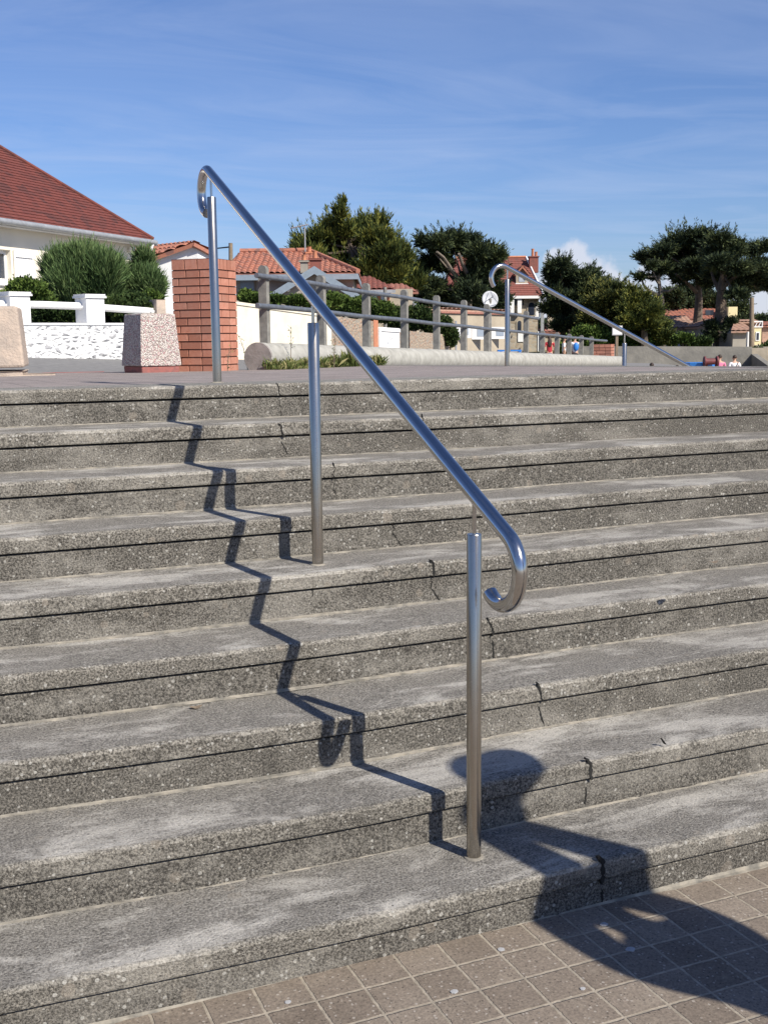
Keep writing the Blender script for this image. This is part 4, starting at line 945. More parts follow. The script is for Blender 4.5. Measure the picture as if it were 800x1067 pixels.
for (x0, x1_, y0_, y1_, lab) in ((476, 491, 339.5, 352, 0), (491.5, 510, 340, 353.5, 0), (512, 528, 340.5, 353, 0)):
    t = (x0-470)/60; D = 44.5+2.5*t-.06; c0_, c1_ = at(x0, y1_, D), at(x1_, y1_, D+.6*0); tp = at(x0, y0_, D).z
    w_ = MB().obox(c0_, c1_-c0_, HF*.07, (0, 0, tp-c0_.z)).build('window', 'whitepaint', bw)
    MB().obox(c0_+(c1_-c0_)*.30-HF*.012+Vector((0, 0, .12)), (c1_-c0_)*.5, HF*.011, (0, 0, (tp-c0_.z)-.2)).build('pane', 'paneglass', w_)
a = at(545, 366, 47.5); 
# dish
q = at(511, 311, 41); r_ = thing('satellite_dish', 'round pale satellite dish on a pole above the bungalow roof', 'satellite dish', (q.x, q.y, .5))
V = []; F = []; fx = (HF*-1+HR*.15+Vector((0, 0, .18))).normalized(); ax_ = fx.cross(Vector((0, 0, 1))).normalized(); bx = ax_.cross(fx); Rr = 9.3*41/1200*.9
for j in range(7):
    for i in range(28): t = i/28*2*math.pi; rr_ = Rr*j/6; V.append(q+(ax_*math.cos(t)+bx*math.sin(t))*rr_+fx*(rr_*rr_*.55)-fx*.1)
for j in range(6):
    for i in range(28): F.append((j*28+i, j*28+(i+1) % 28, (j+1)*28+(i+1) % 28, (j+1)*28+i))
mb = MB(); mb.add(V, F); o = mb.build('dish', 'dish', r_, smooth=True); md = o.modifiers.new('solid', 'SOLIDIFY'); md.thickness = .02
mb = MB()
for t in (90, 210, 330): mb.tube([q+(ax_*math.cos(R(t))+bx*math.sin(R(t)))*Rr*.96+fx*.02, q+fx*.34], .012, 6)
mb.lathe(q+fx*.34, [(.03, -.04), (.03, .04)], 8); mb.build('feed_arm', 'zinc', r_)
MB().tube([(q.x+HF.x*.1, q.y+HF.y*.1, .5), q+HF*.1], .05, 8).build('mast', 'fencepost', r_)

# villa with steep roof
Dv = 76; vl = thing('villa', 'stone villa with a steep red tile roof, dormer and brick chimney', 'villa', at(530, 372, Dv))
ez = at(540, 308.5, Dv).z; wl_, wr_ = at(462, 330, Dv), at(561, 330, Dv); wl_.z = wr_.z = -.4
MB().obox(wl_, wr_-wl_, HF*8, (0, 0, ez+.4)).build('wall', 'villastone', vl)
eL, eR = at(458, 309, Dv-.5), at(566.5, 310, Dv-.5); eL.z = eR.z = ez; rZ = at(556, 270, Dv+4).z
rR = at(548, 272, Dv+4); rL = at(474, 272, Dv+4); rR.z = rL.z = rZ+.1; bk = HF*9
tile_roof('roof', [eL, eR, rR, rL], (eR-eL), 'tilevilla', vl, du=.22, dv=.25, amp=.006, step=.03, sub=2)
tile_roof('roof', [eR, eR+bk, rR], HF, 'tilevilla', vl, du=.22, dv=.3, amp=.006, step=.03, sub=2)
tile_roof('roof', [eL, eL+bk, rL], HF, 'tilevilla', vl, du=.22, dv=.3, amp=.006, step=.03, sub=2)
tile_roof('roof', [eL+bk, eR+bk, rR, rL], HR, 'tilevilla', vl, du=.22, dv=.3, amp=.006, step=.03, sub=2)
mb = MB(); mb.obox(eL-HF*.04+Vector((0, 0, -.16)), eR-eL, HF*.08, (0, 0, .17)); mb.obox(eR+HF*.04+Vector((0, 0, -.16)), HF*8.9, -HR*.08, (0, 0, .17)); mb.build('gutter', 'whitepaint', vl)
MB().tube([eR+Vector((0, 0, .05)), rR+Vector((0, 0, .07))], .07, 6).build('hip_tiles', 'whitewash', vl); MB().tube([rL+Vector((0, 0, .07)), rR+Vector((0, 0, .07))], .09, 6).build('ridge_tiles', 'terracotta', vl)
chimney(vl, 555.5, 268, 284, Dv+3.0, .30, 'tilevilla', ((-.05, .5), (.18, .3)))
# dormer
dq = at(543.5, 296, Dv+.9); dm = MB().obox(dq-HR*.38, HR*.76, HF*2.2, (0, 0, at(543.5, 286, Dv+.9).z-dq.z)).build('dormer', 'beige', vl)
zt_ = at(543.5, 286, Dv+.9).z; tp = Vector((dq.x, dq.y, zt_+.52)); 
MB().prism([Vector((dq.x, dq.y, zt_+.001))-HR*.38, Vector((dq.x, dq.y, zt_+.001))+HR*.38, tp], HF*2.2).build('dormer_gable', 'beige', dm)
for sg in (-1, 1):
    e_ = Vector((dq.x, dq.y, zt_-.06))+HR*.52*sg; z_ = Vector((0, 0, .06)); tile_roof('dormer_roof', [e_+z_-HF*.3, tp+z_-HF*.3, tp+z_+HF*2.4, e_+z_+HF*2.4], HF, 'tileorange', dm, du=.2, dv=.3, amp=.02)
MB().obox(dq-HR*.2-HF*.03+Vector((0, 0, .16)), HR*.4, HF*.025, (0, 0, .5)).build('pane', 'paneglass', dm)
MB().obox(dq-HR*.42-HF*.07+Vector((0, 0, -.02)), HR*.84, HF*.065, (0, 0, .09)).build('sill', 'whitepaint', dm)
# white columns / arch windows
for px, hw in ((532.5, .17), (541, .13)): q = at(px, 330, Dv-.3); MB().box((q.x, q.y, at(px, 326, Dv).z), HR*hw, HF*hw, ez-.2-at(px, 326, Dv).z).build('porch_column', 'whitepaint', vl)
MB().obox(at(529, 318, Dv-.05), HR*1.0, HF*.04, (0, 0, .5)).build('porch_opening', 'darkglass', vl)
for px, yt, yb, hw in ((553.5, 315, 328, .20), (541, 334, 344, .12)):
    q = at(px, yb, Dv-.04); h_ = at(px, yt, Dv).z-q.z
    P = [q-HR*hw, q+HR*hw]+[q+HR*hw*math.cos(t)+Vector((0, 0, h_-hw+hw*math.sin(t))) for t in np.linspace(0, math.pi, 8)]
    P2 = [q-HR*(hw+.09)-Vector((0, 0, .09)), q+HR*(hw+.09)-Vector((0, 0, .09))]+[q+HR*(hw+.09)*math.cos(t)+Vector((0, 0, h_-hw+(hw+.09)*math.sin(t))) for t in np.linspace(0, math.pi, 8)]
    w_ = MB().prism([p-HF*.02 for p in P2], HF*.06).build('arched_window', 'beige', vl); MB().prism([p-HF*.05 for p in P], HF*.03).build('pane', 'darkglass', w_)
for px, yt, yb in ((557, 319, 330), (539.5, 344, 356), (560, 345, 366)): q = at(px, yb, Dv-.06); MB().obox(q, HR*.35, HF*.055, (0, 0, at(px, yt, Dv).z-q.z)).build('shutter', 'whitepaint', vl)
q = at(564.5, 366, Dv-.1); MB().box((q.x, q.y, -.3), HR*.10, HF*.08, ez-.1+.3).build('downpipe', 'zinc', vl)

# small red roofs between the trees
for (lab, x0, x1_, ye, yt, D, m, chx) in (('small house with brown roof and chimney right of the stone villa', 566, 596, 346, 336, 84, 'tilebrown', 573.5), ('low house with orange roof and bright chimney among the cypresses', 592, 640, 341, 333, 92, 'tileorange', 606.5)):
    q = at((x0+x1_)/2, 372, D); h_ = thing('house', lab, 'house', (q.x, q.y, -.4))
    a, b_ = at(x0, ye, D), at(x1_, ye, D); b_.z = a.z; a0 = Vector((a.x, a.y, -.4))
    MB().obox(a0, HR*(b_-a).length, HF*5, (0, 0, a.z+.4)).build('wall', 'beige', h_)
    r0_, r1_ = at(x0+5, yt, D+2.5), at(x1_-5, yt, D+2.5); r1_.z = r0_.z
    tile_roof('roof', [a-HF*.3, b_-HF*.3, r1_, r0_], HR, m, h_, du=.3, dv=.4, amp=.05)
    tile_roof('roof', [a+HF*5.3, b_+HF*5.3, r1_, r0_], HR, m, h_, du=.3, dv=.4, amp=.05)
    chimney(h_, chx, 327 if chx < 600 else 325, ye-2, D+.5, .24, 'beige' if chx < 600 else 'terracotta', ((0, .2),))

# ================================================================== TREES
def limb(mb, pts, r0, r1, n=8):
    k = len(pts); mb.tube(pts, [r0+(r1-r0)*i/(k-1) for i in range(k)], n)
def tree(name, label, D, gz, trunk, blobs, n, leaf, m, bark='bark', jit=1.2, limbs=(), group=None, **k):
    """trunk: px polyline; limbs: (polyline px, r0, r1)"""
    q = at(*trunk[0][:2], D); r = thing(name, label, 'tree', (q.x, q.y, gz), group)
    mb = MB(); P = [Vector((q.x, q.y, gz))]+[at(x, y, D) for x, y in trunk[0:][1:]]
    limb(mb, P, k.pop('tr', .3), k.pop('tr1', .14))
    mb.build('trunk', bark, r, smooth=True)
    for pl, a, b_, *dd in limbs:
        d_ = dd[0] if dd else 0; nP = len(pl)
        lm = MB(); limb(lm, [at(x, y, D+d_*i/(nP-1)) for i, (x, y) in enumerate(pl)], a, b_, 7); lm.build('limb', bark, r, smooth=True)
    bl = blobs_px(blobs, D, 1.0, jit)
    # branches carrying each foliage mass
    br = MB(); base = P[-1]
    for c, rx, ry_, rz in bl[::2]:
        st_ = P[max(1, len(P)-2)].lerp(base, random.random()); mid2 = (st_+c)/2+Vector((0, 0, -.15*rz)); br.tube([st_, mid2, c], [.09, .06, .025], 5)
    br.build('branches', bark, r)
    plates = []
    for c, rx, ry_, rz in bl:
        for _ in range(4):
            d = Vector((random.gauss(0, 1), random.gauss(0, 1), random.gauss(0, 1))).normalized()*random.uniform(.35, .95)
            f_ = random.uniform(.45, .75)
            plates.append((c+Vector((d.x*rx, d.y*ry_, d.z*rz))*.85, rx*f_, ry_*f_, max(.10, rz*random.uniform(.16, .28))))
    cc_ = sum((b[0] for b in bl), Vector())/len(bl); wv_ = Vector(k.get('wind', (0, 0, .5))); tp_ = []
    for c, rx, ry_, rz in bl:
        for _ in range(7):
            d = Vector((random.gauss(0, 1), random.gauss(0, 1), random.gauss(.2, .8))).normalized()
            o_ = (c-cc_); o_.z *= .4; d_ = Vector((d.x, d.y, d.z*(.25+.5*wv_.z))); dr = (d_*.6+o_.normalized()*.5+wv_*.9).normalized()
            tp_.append((tuple(c+Vector((d.x*rx, d.y*ry_, d.z*rz))*.6), tuple(dr), rx*random.uniform(.7, 1.25)+.25, rx*random.uniform(.16, .26)))
    foliage('crown', plates, int(n*1.9), leaf*.75, m, r, twig=leaf*1.3, tips=tp_, **{**k, 'wid': k.get('wid', .2)*1.0}); return r
# 1: big olive cypress over the bungalow roof
def fringe(lst, cx, cy): return lst
T1 = [(355, 226, 4, 8), (357, 215, 1.6, 5), (349, 238, 9, 6), (362, 242, 8, 7), (336, 250, 11, 6), (352, 250, 16, 9), (318, 258, 11, 6), (326, 268, 15, 8), (345, 266, 16, 10), (374, 246, 9, 9), (382, 236, 6, 8), (392, 248, 12, 10), (396, 236, 6, 6), (372, 264, 18, 11), (404, 256, 10, 8), (412, 264, 9, 6), (400, 268, 16, 10), (418, 274, 9, 6), (390, 284, 18, 11), (415, 286, 15, 8), (428, 292, 9, 8), (365, 284, 18, 11), (404, 300, 18, 10), (380, 300, 18, 9), (430, 302, 12, 8), (342, 282, 16, 9), (312, 266, 5, 3)]
tree('cypress_tree', 'tall olive-green cypress with spiky upswept tips behind the bungalow', 62, .3, [(372, 340), (371, 300), (366, 262), (358, 232)], T1, 11500, .55, 'cypress', wind=(-.15, 0, 1.0), wid=.15, flat=.7, fan=8, spread=.22, jit=1.6, tr=.4, tr1=.08)
T2 = [(444, 253, 9, 4), (458, 256, 13, 6), (470, 251, 12, 5), (478, 262, 14, 6), (490, 254, 9, 6), (496, 266, 12, 8), (452, 272, 12, 5), (438, 283, 10, 5), (462, 278, 8, 6), (506, 264, 9, 5), (516, 267, 8, 3), (503, 278, 12, 8), (513, 284, 10, 8), (495, 292, 12, 8), (442, 296, 12, 8), (455, 302, 13, 7), (472, 308, 14, 7), (438, 310, 12, 8), (490, 306, 14, 8), (506, 300, 11, 9), (516, 302, 9, 8), (455, 316, 14, 6), (485, 318, 14, 6), (515, 315, 12, 6), (430, 302, 8, 6), (424, 294, 8, 5)]
tree('cypress_tree', 'dark wind-shaped cypress with pale bare limbs left of the stone villa', 64, .1, [(486, 345), (487, 312), (487, 292)], T2, 9500, .48, 'cypressdark', 'palebark', wind=(.05, 0, .35), wid=.17, flat=.5, fan=8, spread=.4, jit=1.5, tr=.3, tr1=.2,
     limbs=(([(487, 295), (487, 286), (482, 276), (478, 264)], .16, .07, -1.9), ([(487, 300), (478, 292), (470, 280), (462, 268), (455, 262)], .16, .06, -1.9), ([(487, 292), (496, 280), (500, 268)], .14, .05, 1)))
T3 = [(582, 278, 9, 4), (574, 286, 8, 5), (590, 286, 12, 5), (602, 290, 12, 4), (615, 286, 6, 3), (600, 299, 15, 6), (583, 298, 14, 7), (612, 302, 14, 4), (576, 310, 10, 8), (592, 312, 15, 8), (606, 313, 13, 7), (580, 324, 12, 8), (596, 328, 14, 8), (612, 325, 10, 8), (572, 322, 6, 6), (586, 338, 11, 6), (602, 339, 11, 6), (620, 297, 6, 3)]
tree('cypress_tree', 'dark layered cypress directly right of the stone villa', 70, -.1, [(590, 352), (588, 335), (590, 310), (587, 290)], T3, 7000, .50, 'cypressdark', wind=(.35, 0, .35), wid=.17, flat=.4, fan=8, spread=.36, jit=1.6, tr=.3, tr1=.1,
     limbs=(([(589, 348), (596, 340), (604, 332)], .14, .05, 1), ([(589, 350), (582, 342), (577, 332)], .12, .05, -1)))
T4 = [(628, 300, 12, 5), (640, 302, 12, 5), (620, 308, 10, 6), (634, 312, 16, 6), (650, 314, 12, 6), (618, 320, 12, 8), (636, 325, 16, 8), (655, 326, 12, 8), (645, 337, 18, 7), (625, 334, 14, 7), (612, 336, 10, 7), (660, 342, 14, 7), (640, 346, 14, 5)]
tree('cypress_tree', 'broad green and olive cypress in the middle of the right-hand group', 66, 0, [(636, 358), (636, 340), (636, 310)], T4, 7600, .46, 'cypressmix', wind=(.3, 0, .35), wid=.17, flat=.4, fan=8, spread=.36, jit=1.5, tr=.3, tr1=.08)
T5 = [(660, 306, 6, 3), (668, 312, 7, 3), (657, 317, 8, 4), (674, 320, 9, 4), (664, 324, 14, 6), (680, 328, 9, 6), (672, 338, 14, 7), (686, 343, 8, 7), (660, 336, 12, 6), (690, 352, 7, 5), (675, 350, 14, 6)]
tree('cypress_tree', 'olive-tipped cypress just left of the orange-roofed houses', 63, .1, [(672, 360), (671, 340), (668, 310)], T5, 5600, .42, 'cypress', wind=(.15, 0, .5), wid=.17, flat=.5, fan=8, spread=.36, jit=1.3, tr=.25, tr1=.07)
# big umbrella cypress pair
T6 = [(704, 252, 12, 5), (718, 250, 14, 5), (730, 247, 14, 4), (742, 252, 14, 6), (690, 262, 12, 5), (700, 264, 14, 8), (716, 264, 16, 8), (732, 264, 16, 9), (682, 270, 9, 4), (696, 274, 12, 5), (708, 280, 12, 7), (722, 282, 14, 9), (736, 284, 12, 8), (710, 290, 11, 6), (736, 292, 9, 6), (676, 274, 5, 2.5), (668, 268, 4, 2)]
tree('cypress_tree', 'flat-topped dark cypress with tall bare trunk, left of the leaning pair', 74, .6, [(725.5, 352), (727, 330), (728, 312), (727, 290), (722, 270)], T6, 7600, .46, 'cypressdark', wind=(.1, 0, .25), wid=.17, flat=.35, fan=8, spread=.4, jit=1.8, tr=.34, tr1=.12,
     limbs=(([(727, 305), (716, 295), (704, 285)], .16, .06, -1), ([(727, 298), (736, 288), (742, 275)], .16, .06, 1)))
T7 = [(752, 250, 11, 5), (758, 256, 12, 6), (748, 264, 16, 8), (764, 266, 16, 6), (778, 262, 13, 3.5), (788, 260, 8, 2), (752, 276, 16, 8), (770, 278, 16, 7), (786, 276, 13, 5), (764, 289, 13, 6), (778, 288, 14, 6), (792, 289, 13, 6), (805, 284, 12, 6), (772, 299, 11, 5), (789, 298, 8, 3), (806, 299, 9, 4), (768, 309, 8, 4), (797, 258, 6, 2), (742, 286, 8, 5)]
tree('cypress_tree', 'flat-topped dark cypress with thick trunk at the right edge', 69, .6, [(751, 362), (751, 340), (751, 318), (752, 296), (756, 275)], T7, 8600, .46, 'cypressdark', wind=(.35, 0, .2), wid=.17, flat=.35, fan=8, spread=.4, jit=1.8, tr=.46, tr1=.16,
     limbs=(([(751, 312), (764, 302), (778, 296), (792, 300), (800, 303)], .2, .05, 1), ([(752, 300), (768, 286), (784, 280)], .16, .05, -1), ([(751, 306), (744, 292), (740, 280)], .16, .06, 1)))
# small bare crooked tree
bt = [(678, 278, 4, 2), (681, 289, 2.5, 2), (686, 283, 4, 3), (692, 279, 4, 3), (667, 288, 3.5, 2.2)]
tree('bare_tree', 'small crooked mostly bare tree with upswept limbs left of the flat-topped cypress', 70, .5, [(691, 330), (689, 312), (687, 298), (686, 284)], bt, 420, .40, 'cypressdark', 'palebark', wind=(0, 0, .3), wid=.2, fan=6, jit=.4, tr=.22, tr1=.06,
     limbs=(([(689, 307), (682, 306), (675, 302), (670, 296), (668, 288)], .13, .04, .5), ([(688, 303), (697, 303), (706, 298)], .10, .03, -.5), ([(687, 296), (682, 290), (680, 280)], .09, .03, .5), ([(686, 290), (691, 282), (694, 274)], .08, .03, .3)))
# dark crowns behind the pair
T8 = [(700, 312, 12, 8), (712, 318, 14, 8), (735, 316, 14, 8), (690, 318, 8, 6), (768, 322, 8, 6), (745, 318, 10, 8), (722, 305, 12, 8)]
tree('dark_tree', 'dense dark tree in the shade behind the flat-topped cypresses', 88, .5, [(716, 345), (716, 330), (716, 316)], T8, 4200, .55, 'cypressdark', wind=(0, 0, .2), wid=.25, fan=7, jit=1.5, tr=.3, tr1=.1)
T9 = [(775, 334, 12, 7), (788, 338, 12, 8), (765, 336, 8, 7), (798, 345, 9, 8), (780, 343, 12, 7), (772, 326, 5, 3)]
tree('dark_tree', 'rounded dark tree behind the pale yellow building', 105, .5, [(782, 362), (782, 350), (782, 340)], T9, 3600, .55, 'cypressdark', wind=(0, 0, .2), wid=.3, fan=7, jit=1.5, tr=.3, tr1=.1)
T10 = [(742, 340, 4, 7), (760, 342, 5, 9), (742, 352, 5, 7), (762, 352, 5, 7)]
tree('small_tree', 'small dark tree growing against the thick trunk on the right', 68, .7, [(758, 362), (757, 350), (756, 340)], T10, 1500, .34, 'cypressdark', wind=(0, 0, .3), wid=.25, fan=7, jit=.7, tr=.14, tr1=.05)
# hedges on the right
bush('round_hedge', 'large rounded bright green bush behind the two people in white shirts', 'bush', [(608, 352, 14, 12), (622, 353, 16, 12), (636, 358, 14, 11), (600, 360, 14, 12), (645, 362, 14, 9), (618, 362, 20, 10), (588, 366, 9, 9)], 63.5, 5200, .22, 'hedge', base=-.3, wid=.5)
bush('hedge', 'low light green hedge on top of the long grey wall', 'hedge', [(655, 355, 12, 4), (668, 356, 12, 4), (682, 357, 10, 3), (645, 356, 8, 5)], 64, 1500, .22, 'hedge', base=.6, wid=.5)
bush('shrub', 'bright green shrub in front of the pinkish tiled houses', 'shrub', [(711, 353, 6, 4), (717, 354, 5, 4), (706, 354, 5, 3)], 62, 600, .2, 'hedge', base=.6, wid=.5)
# distant wood closing the horizon
bl = []
for i in range(90):
    px = -260+i*14+random.uniform(-5, 5); D = random.uniform(150, 200); bl.append((at(px, 352, D)+Vector((0, 0, random.uniform(-1.5, .8))), 4.5, 4.5, random.uniform(1.5, 3.2)))
foliage('distant_wood', bl, 9000, 1.3, 'cypressdark', None, wid=.5, fan=6)['kind'] = 'stuff'
bpy.data.objects['distant_wood']['label'] = 'far-off dark wood along the horizon behind the houses'; bpy.data.objects['distant_wood']['category'] = 'wood'

# ================================================================== RIGHT BACKGROUND
a, b_, c_ = at(596, 361, 60), at(783, 361.5, 60), at(815, 392, 52)
lw = thing('boundary_wall', 'long grey concrete wall across the lower ground behind the seated people', 'wall', (a.x, a.y, -.9))
MB().prism([Vector((a.x, a.y, -.9)), Vector((b_.x, b_.y, -.9)), b_, a], HF*.35).build('wall', 'greywall', lw, bev=.02)
MB().prism([Vector((b_.x, b_.y, -.9))-HR*.0, Vector((c_.x, c_.y, -.9)), Vector((c_.x, c_.y, max(-.6, c_.z))), b_-Vector((0, 0, .35))], (HR*.3)).build('ramp_wall', 'greywall', lw)
e_ = at(860, 362, 60)
q = at(760, 359, 60.4); MB().obox(Vector((b_.x, b_.y, -.9))+HF*.36, HR*8, HF*60, (0, 0, b_.z-.05+.9)).build('upper_ground', 'sand', kind='structure')
MB().obox(Vector((a.x, a.y, -.9))+HF*.36-HR*3, HR*(3+(b_-a).length), HF*60, (0, 0, b_.z-.35+.9)).build('garden_ground', 'grassy', kind='structure')
# houses
def simple_house(lab, x0, x1_, ybase, yeave, ridge, D, wallm, roofm, depth=6, name='house', cat='house'):
    a = at(x0, ybase, D); b_ = at(x1_, ybase, D); e_ = at(x0, yeave, D).z; z0 = .3
    h_ = thing(name, lab, cat, (a.x, a.y, z0)); L = (b_-a); L.z = 0
    MB().obox(Vector((a.x, a.y, z0)), L, HF*depth, (0, 0, e_-z0)).build('wall', wallm, h_)
    if ridge:
        (rx0, rx1, ryy) = ridge; zr_ = at(rx0, ryy, D+depth/2).z; r0_, r1_ = at(rx0, ryy, D+depth/2), at(rx1, ryy, D+depth/2); r1_.z = r0_.z
        E0, E1 = Vector((a.x, a.y, e_))-HF*.3-HR*.2, Vector((b_.x, b_.y, e_))-HF*.3+HR*.2; E2, E3 = E1+HF*(depth+.6), E0+HF*(depth+.6); u_ = Vector((0, 0, .12))
        tile_roof('roof', [E0+u_, E1+u_, r1_+u_, r0_+u_], HR, roofm, h_, du=.3, dv=.42, amp=.05)
        tile_roof('roof', [E3+u_, E2+u_, r1_+u_, r0_+u_], HR, roofm, h_, du=.3, dv=.42, amp=.05)
        if abs(rx0-x0) < 3: MB().prism([Vector((a.x, a.y, e_)), Vector((a.x, a.y, e_))+HF*depth, Vector((r0_.x, r0_.y, r0_.z+.05))], HR*.2).build('gable', wallm, h_)
        if abs(rx1-x1_) < 3: MB().prism([Vector((b_.x, b_.y, e_)), Vector((b_.x, b_.y, e_))+HF*depth, Vector((r1_.x, r1_.y, r1_.z+.05))], -HR*.2).build('gable', wallm, h_)
    return h_
h_ = simple_house('long house with a bright orange roof behind the flat-topped cypresses', 686, 752, 362, 335, (688, 750, 324), 84, 'beige', 'tileorange')
q = at(739, 328, 84.8); MB().obox(q-HR*.3, HR*.6, HF*.25, (0, 0, .35)).build('skylight', 'darkglass', h_)
q = at(756, 352, 84); MB().box((q.x, q.y, .3), HR*.32, HF*1.5, at(756, 320, 84).z-.3).build('end_wall', 'yellowwall', h_)
h_ = simple_house('house with a faded pinkish tiled roof in front of the orange one', 690, 723, 362, 344, (691, 714, 331.5), 74, 'whitewash', 'tilepink', 5)
# gabled grey house
D = 71; gh = thing('house', 'grey gabled house between the two big cypress trunks', 'house', at(744, 362, D))
a, t_, b_ = at(727, 341, D), at(748, 333.5, D), at(772, 342.5, D); z0 = .3
MB().prism([Vector((a.x, a.y, z0)), Vector((b_.x, b_.y, z0)), b_, t_, a], HF*5).build('wall', 'greybeige', gh)
for p_, q_ in ((a, t_), (b_, t_)):
    e_ = p_+(p_-q_)*.12; z_ = Vector((0, 0, .06)); tile_roof('roof', [e_+z_-HF*.25, q_+z_-HF*.25, q_+z_+HF*5.2, e_+z_+HF*5.2], HF, 'tilepink', gh, du=.3, dv=.42, amp=.05)
for px in (731, 738): q = at(px, 352.5, D-.05); f_ = MB().obox(q, HR*.38, HF*.045, (0, 0, .36)).build('window', 'whitepaint', gh); MB().obox(q+HR*.06-HF*.012+Vector((0, 0, .05)), HR*.26, HF*.01, (0, 0, .26)).build('pane', 'darkglass', f_)
# lower pale house with side roof
D = 66; h_ = simple_house('low pale house with a red-tiled edge left of the tall wooden pole', 763, 777, 362, 347, (764, 776, 340), D, 'greybeige', 'tilepink', 4)
q = at(778.5, 359, 63.5); MB().obox(q-Vector((0, 0, .3)), HR*.18, HF*.25, (0, 0, 1.0)).build('meter_box', 'whitepaint', label='small white meter box at the foot of the tall wooden pole', cat='box', origin=tuple(q))
h_ = simple_house('pinkish terrace house behind the tall wooden pole', 768, 786, 362, 337, (768, 786, 335), 90, 'tilepink', 'tilepink', 5)
# pale yellow building with white parapet
D = 76; yb = thing('building', 'narrow pale yellow building with a decorated white parapet at the right edge', 'building', at(789, 362, D))
a = at(784.5, 362, D); b_ = at(792.5, 362, D); zt_ = at(788, 341, D).z; L = b_-a; L.z = 0
MB().obox(Vector((a.x, a.y, .3)), L, HF*5, (0, 0, zt_-.3)).build('wall', 'yellowwall', yb)
pz = at(788, 334.3, D).z; mb = MB(); o0 = Vector((a.x, a.y, zt_))-HR*.06-HF*.06; LL = L+HR*.12
mb.obox(o0+Vector((0, 0, .002)), LL, HF*.14, (0, 0, .07)); mb.obox(o0+Vector((0, 0, pz-zt_-.07)), LL, HF*.14, (0, 0, .07))
for t in (0, .93): mb.obox(o0+LL*t+Vector((0, 0, .074)), LL*.07, HF*.14, (0, 0, pz-zt_-.146))
for t in (.2, .55): mb.prism([o0+HF*.03+LL*t+Vector((0, 0, .075)), o0+HF*.03+LL*(t+.07)+Vector((0, 0, .075)), o0+HF*.03+LL*(t+.27)+Vector((0, 0, pz-zt_-.072)), o0+HF*.03+LL*(t+.2)+Vector((0, 0, pz-zt_-.072))], HF*.06)
mb.build('parapet', 'whitepaint', yb)
q = at(787, 355, D-.05); w_ = MB().obox(q, HR*.26, HF*.045, (0, 0, at(787, 345.5, D).z-q.z)).build('window', 'whitepaint', yb); MB().obox(q+HR*.05-HF*.01+Vector((0, 0, .06)), HR*.16, HF*.009, (0, 0, .45)).build('pane', 'darkglass', w_)
h_ = simple_house('orange-tiled pinkish house at the far right edge', 793.5, 815, 362, 341, (795, 815, 337), 88, 'tilepink', 'tileorange', 5)
q = at(783, 372, 63); r_ = MB().tube([Vector((q.x, q.y, .2)), at(783.2, 310, 63)], [.16, .11], 10).build('utility_pole', 'wood', smooth=True, label='tall wooden pole in front of the pale yellow building', cat='pole', origin=(q.x, q.y, .2))
bush('shrub', 'scrubby green bush at the foot of the tall wooden pole', 'shrub', [(790, 367, 5, 3), (796, 369, 4, 3), (786, 366, 3, 2)], 61, 300, .2, 'hedgedark', base=.3, wid=.4)
bush('hedge', 'dark clipped hedge at the far right below the orange roof', 'hedge', [(800, 364, 8, 6), (812, 366, 8, 6)], 66, 500, .22, 'hedgedark', base=.3, wid=.4)
q = at(742, 356, 64); bush('hedge', 'dark rounded hedge in front of the grey gabled house', 'hedge', [(718, 357, 9, 5), (732, 357, 9, 5), (700, 357, 6, 4)], 65, 900, .2, 'hedgedark', base=.5, wid=.4)
# white van-like low shape omitted: weak evidence

# blue cart with maroon winch near the sitting people
q = at(734, 384, 38); zq = zg(q.x, q.y)
bc = thing('boat_trailer', 'bright blue hull on a trailer with a maroon roller frame beside the seated people', 'trailer', (q.x, q.y, zq))
zt_, zb_ = at(734, 377.5, 38).z, zq+.25
V = []; a = at(717, 380, 38); b_ = at(742, 380, 38); L = b_-a; L.z = 0; a = Vector((a.x, a.y, 0))
ring = lambda t, w_: [a+L*t+HF*w_+Vector((0, 0, zt_)), a+L*t+HF*w_*.7+Vector((0, 0, zb_)), a+L*t-HF*w_*.7+Vector((0, 0, zb_)), a+L*t-HF*w_+Vector((0, 0, zt_))]
V = []; 
for t, w_ in ((-.1, .5), (.3, .6), (.7, .55), (1.0, .3)): V += ring(t, w_)
F = [(i*4+j, i*4+(j+1) % 4, i*4+4+(j+1) % 4, i*4+4+j) for i in range(3) for j in range(4)]+[(3, 2, 1, 0), (12, 13, 14, 15)]
mesh('hull', V, F, 'bluepaint', bc)
mb = MB()
for t in (.45, .9): p_ = a+L*t-HF*.65; mb.obox(p_+Vector((0, 0, zq)), L.normalized()*.1, HF*.1, (0, 0, at(734, 373.5, 38).z-zq))
mb.build('frame_post', 'maroon', bc)
zr_ = at(734, 376, 38).z; MB().tube([a+L*.42-HF*.7+Vector((0, 0, zr_)), a+L*.95-HF*.7+Vector((0, 0, zr_))], .10, 12).tube([a+L*.40-HF*.7+Vector((0, 0, zr_)), a+L*.45-HF*.7+Vector((0, 0, zr_))], .17, 14).tube([a+L*.90-HF*.7+Vector((0, 0, zr_)), a+L*.97-HF*.7+Vector((0, 0, zr_))], .17, 14).build('roller', 'maroon', bc, smooth=True)
mb = MB()
for t in (.1, .8):
    for s_ in (-.55, .55): p_ = a+L*t+HF*s_+Vector((0, 0, zq+.22)); mb.tube([p_-HF*.06, p_+HF*.06], .22, 16)
mb.build('wheel', 'blackcloth', bc, smooth=True)
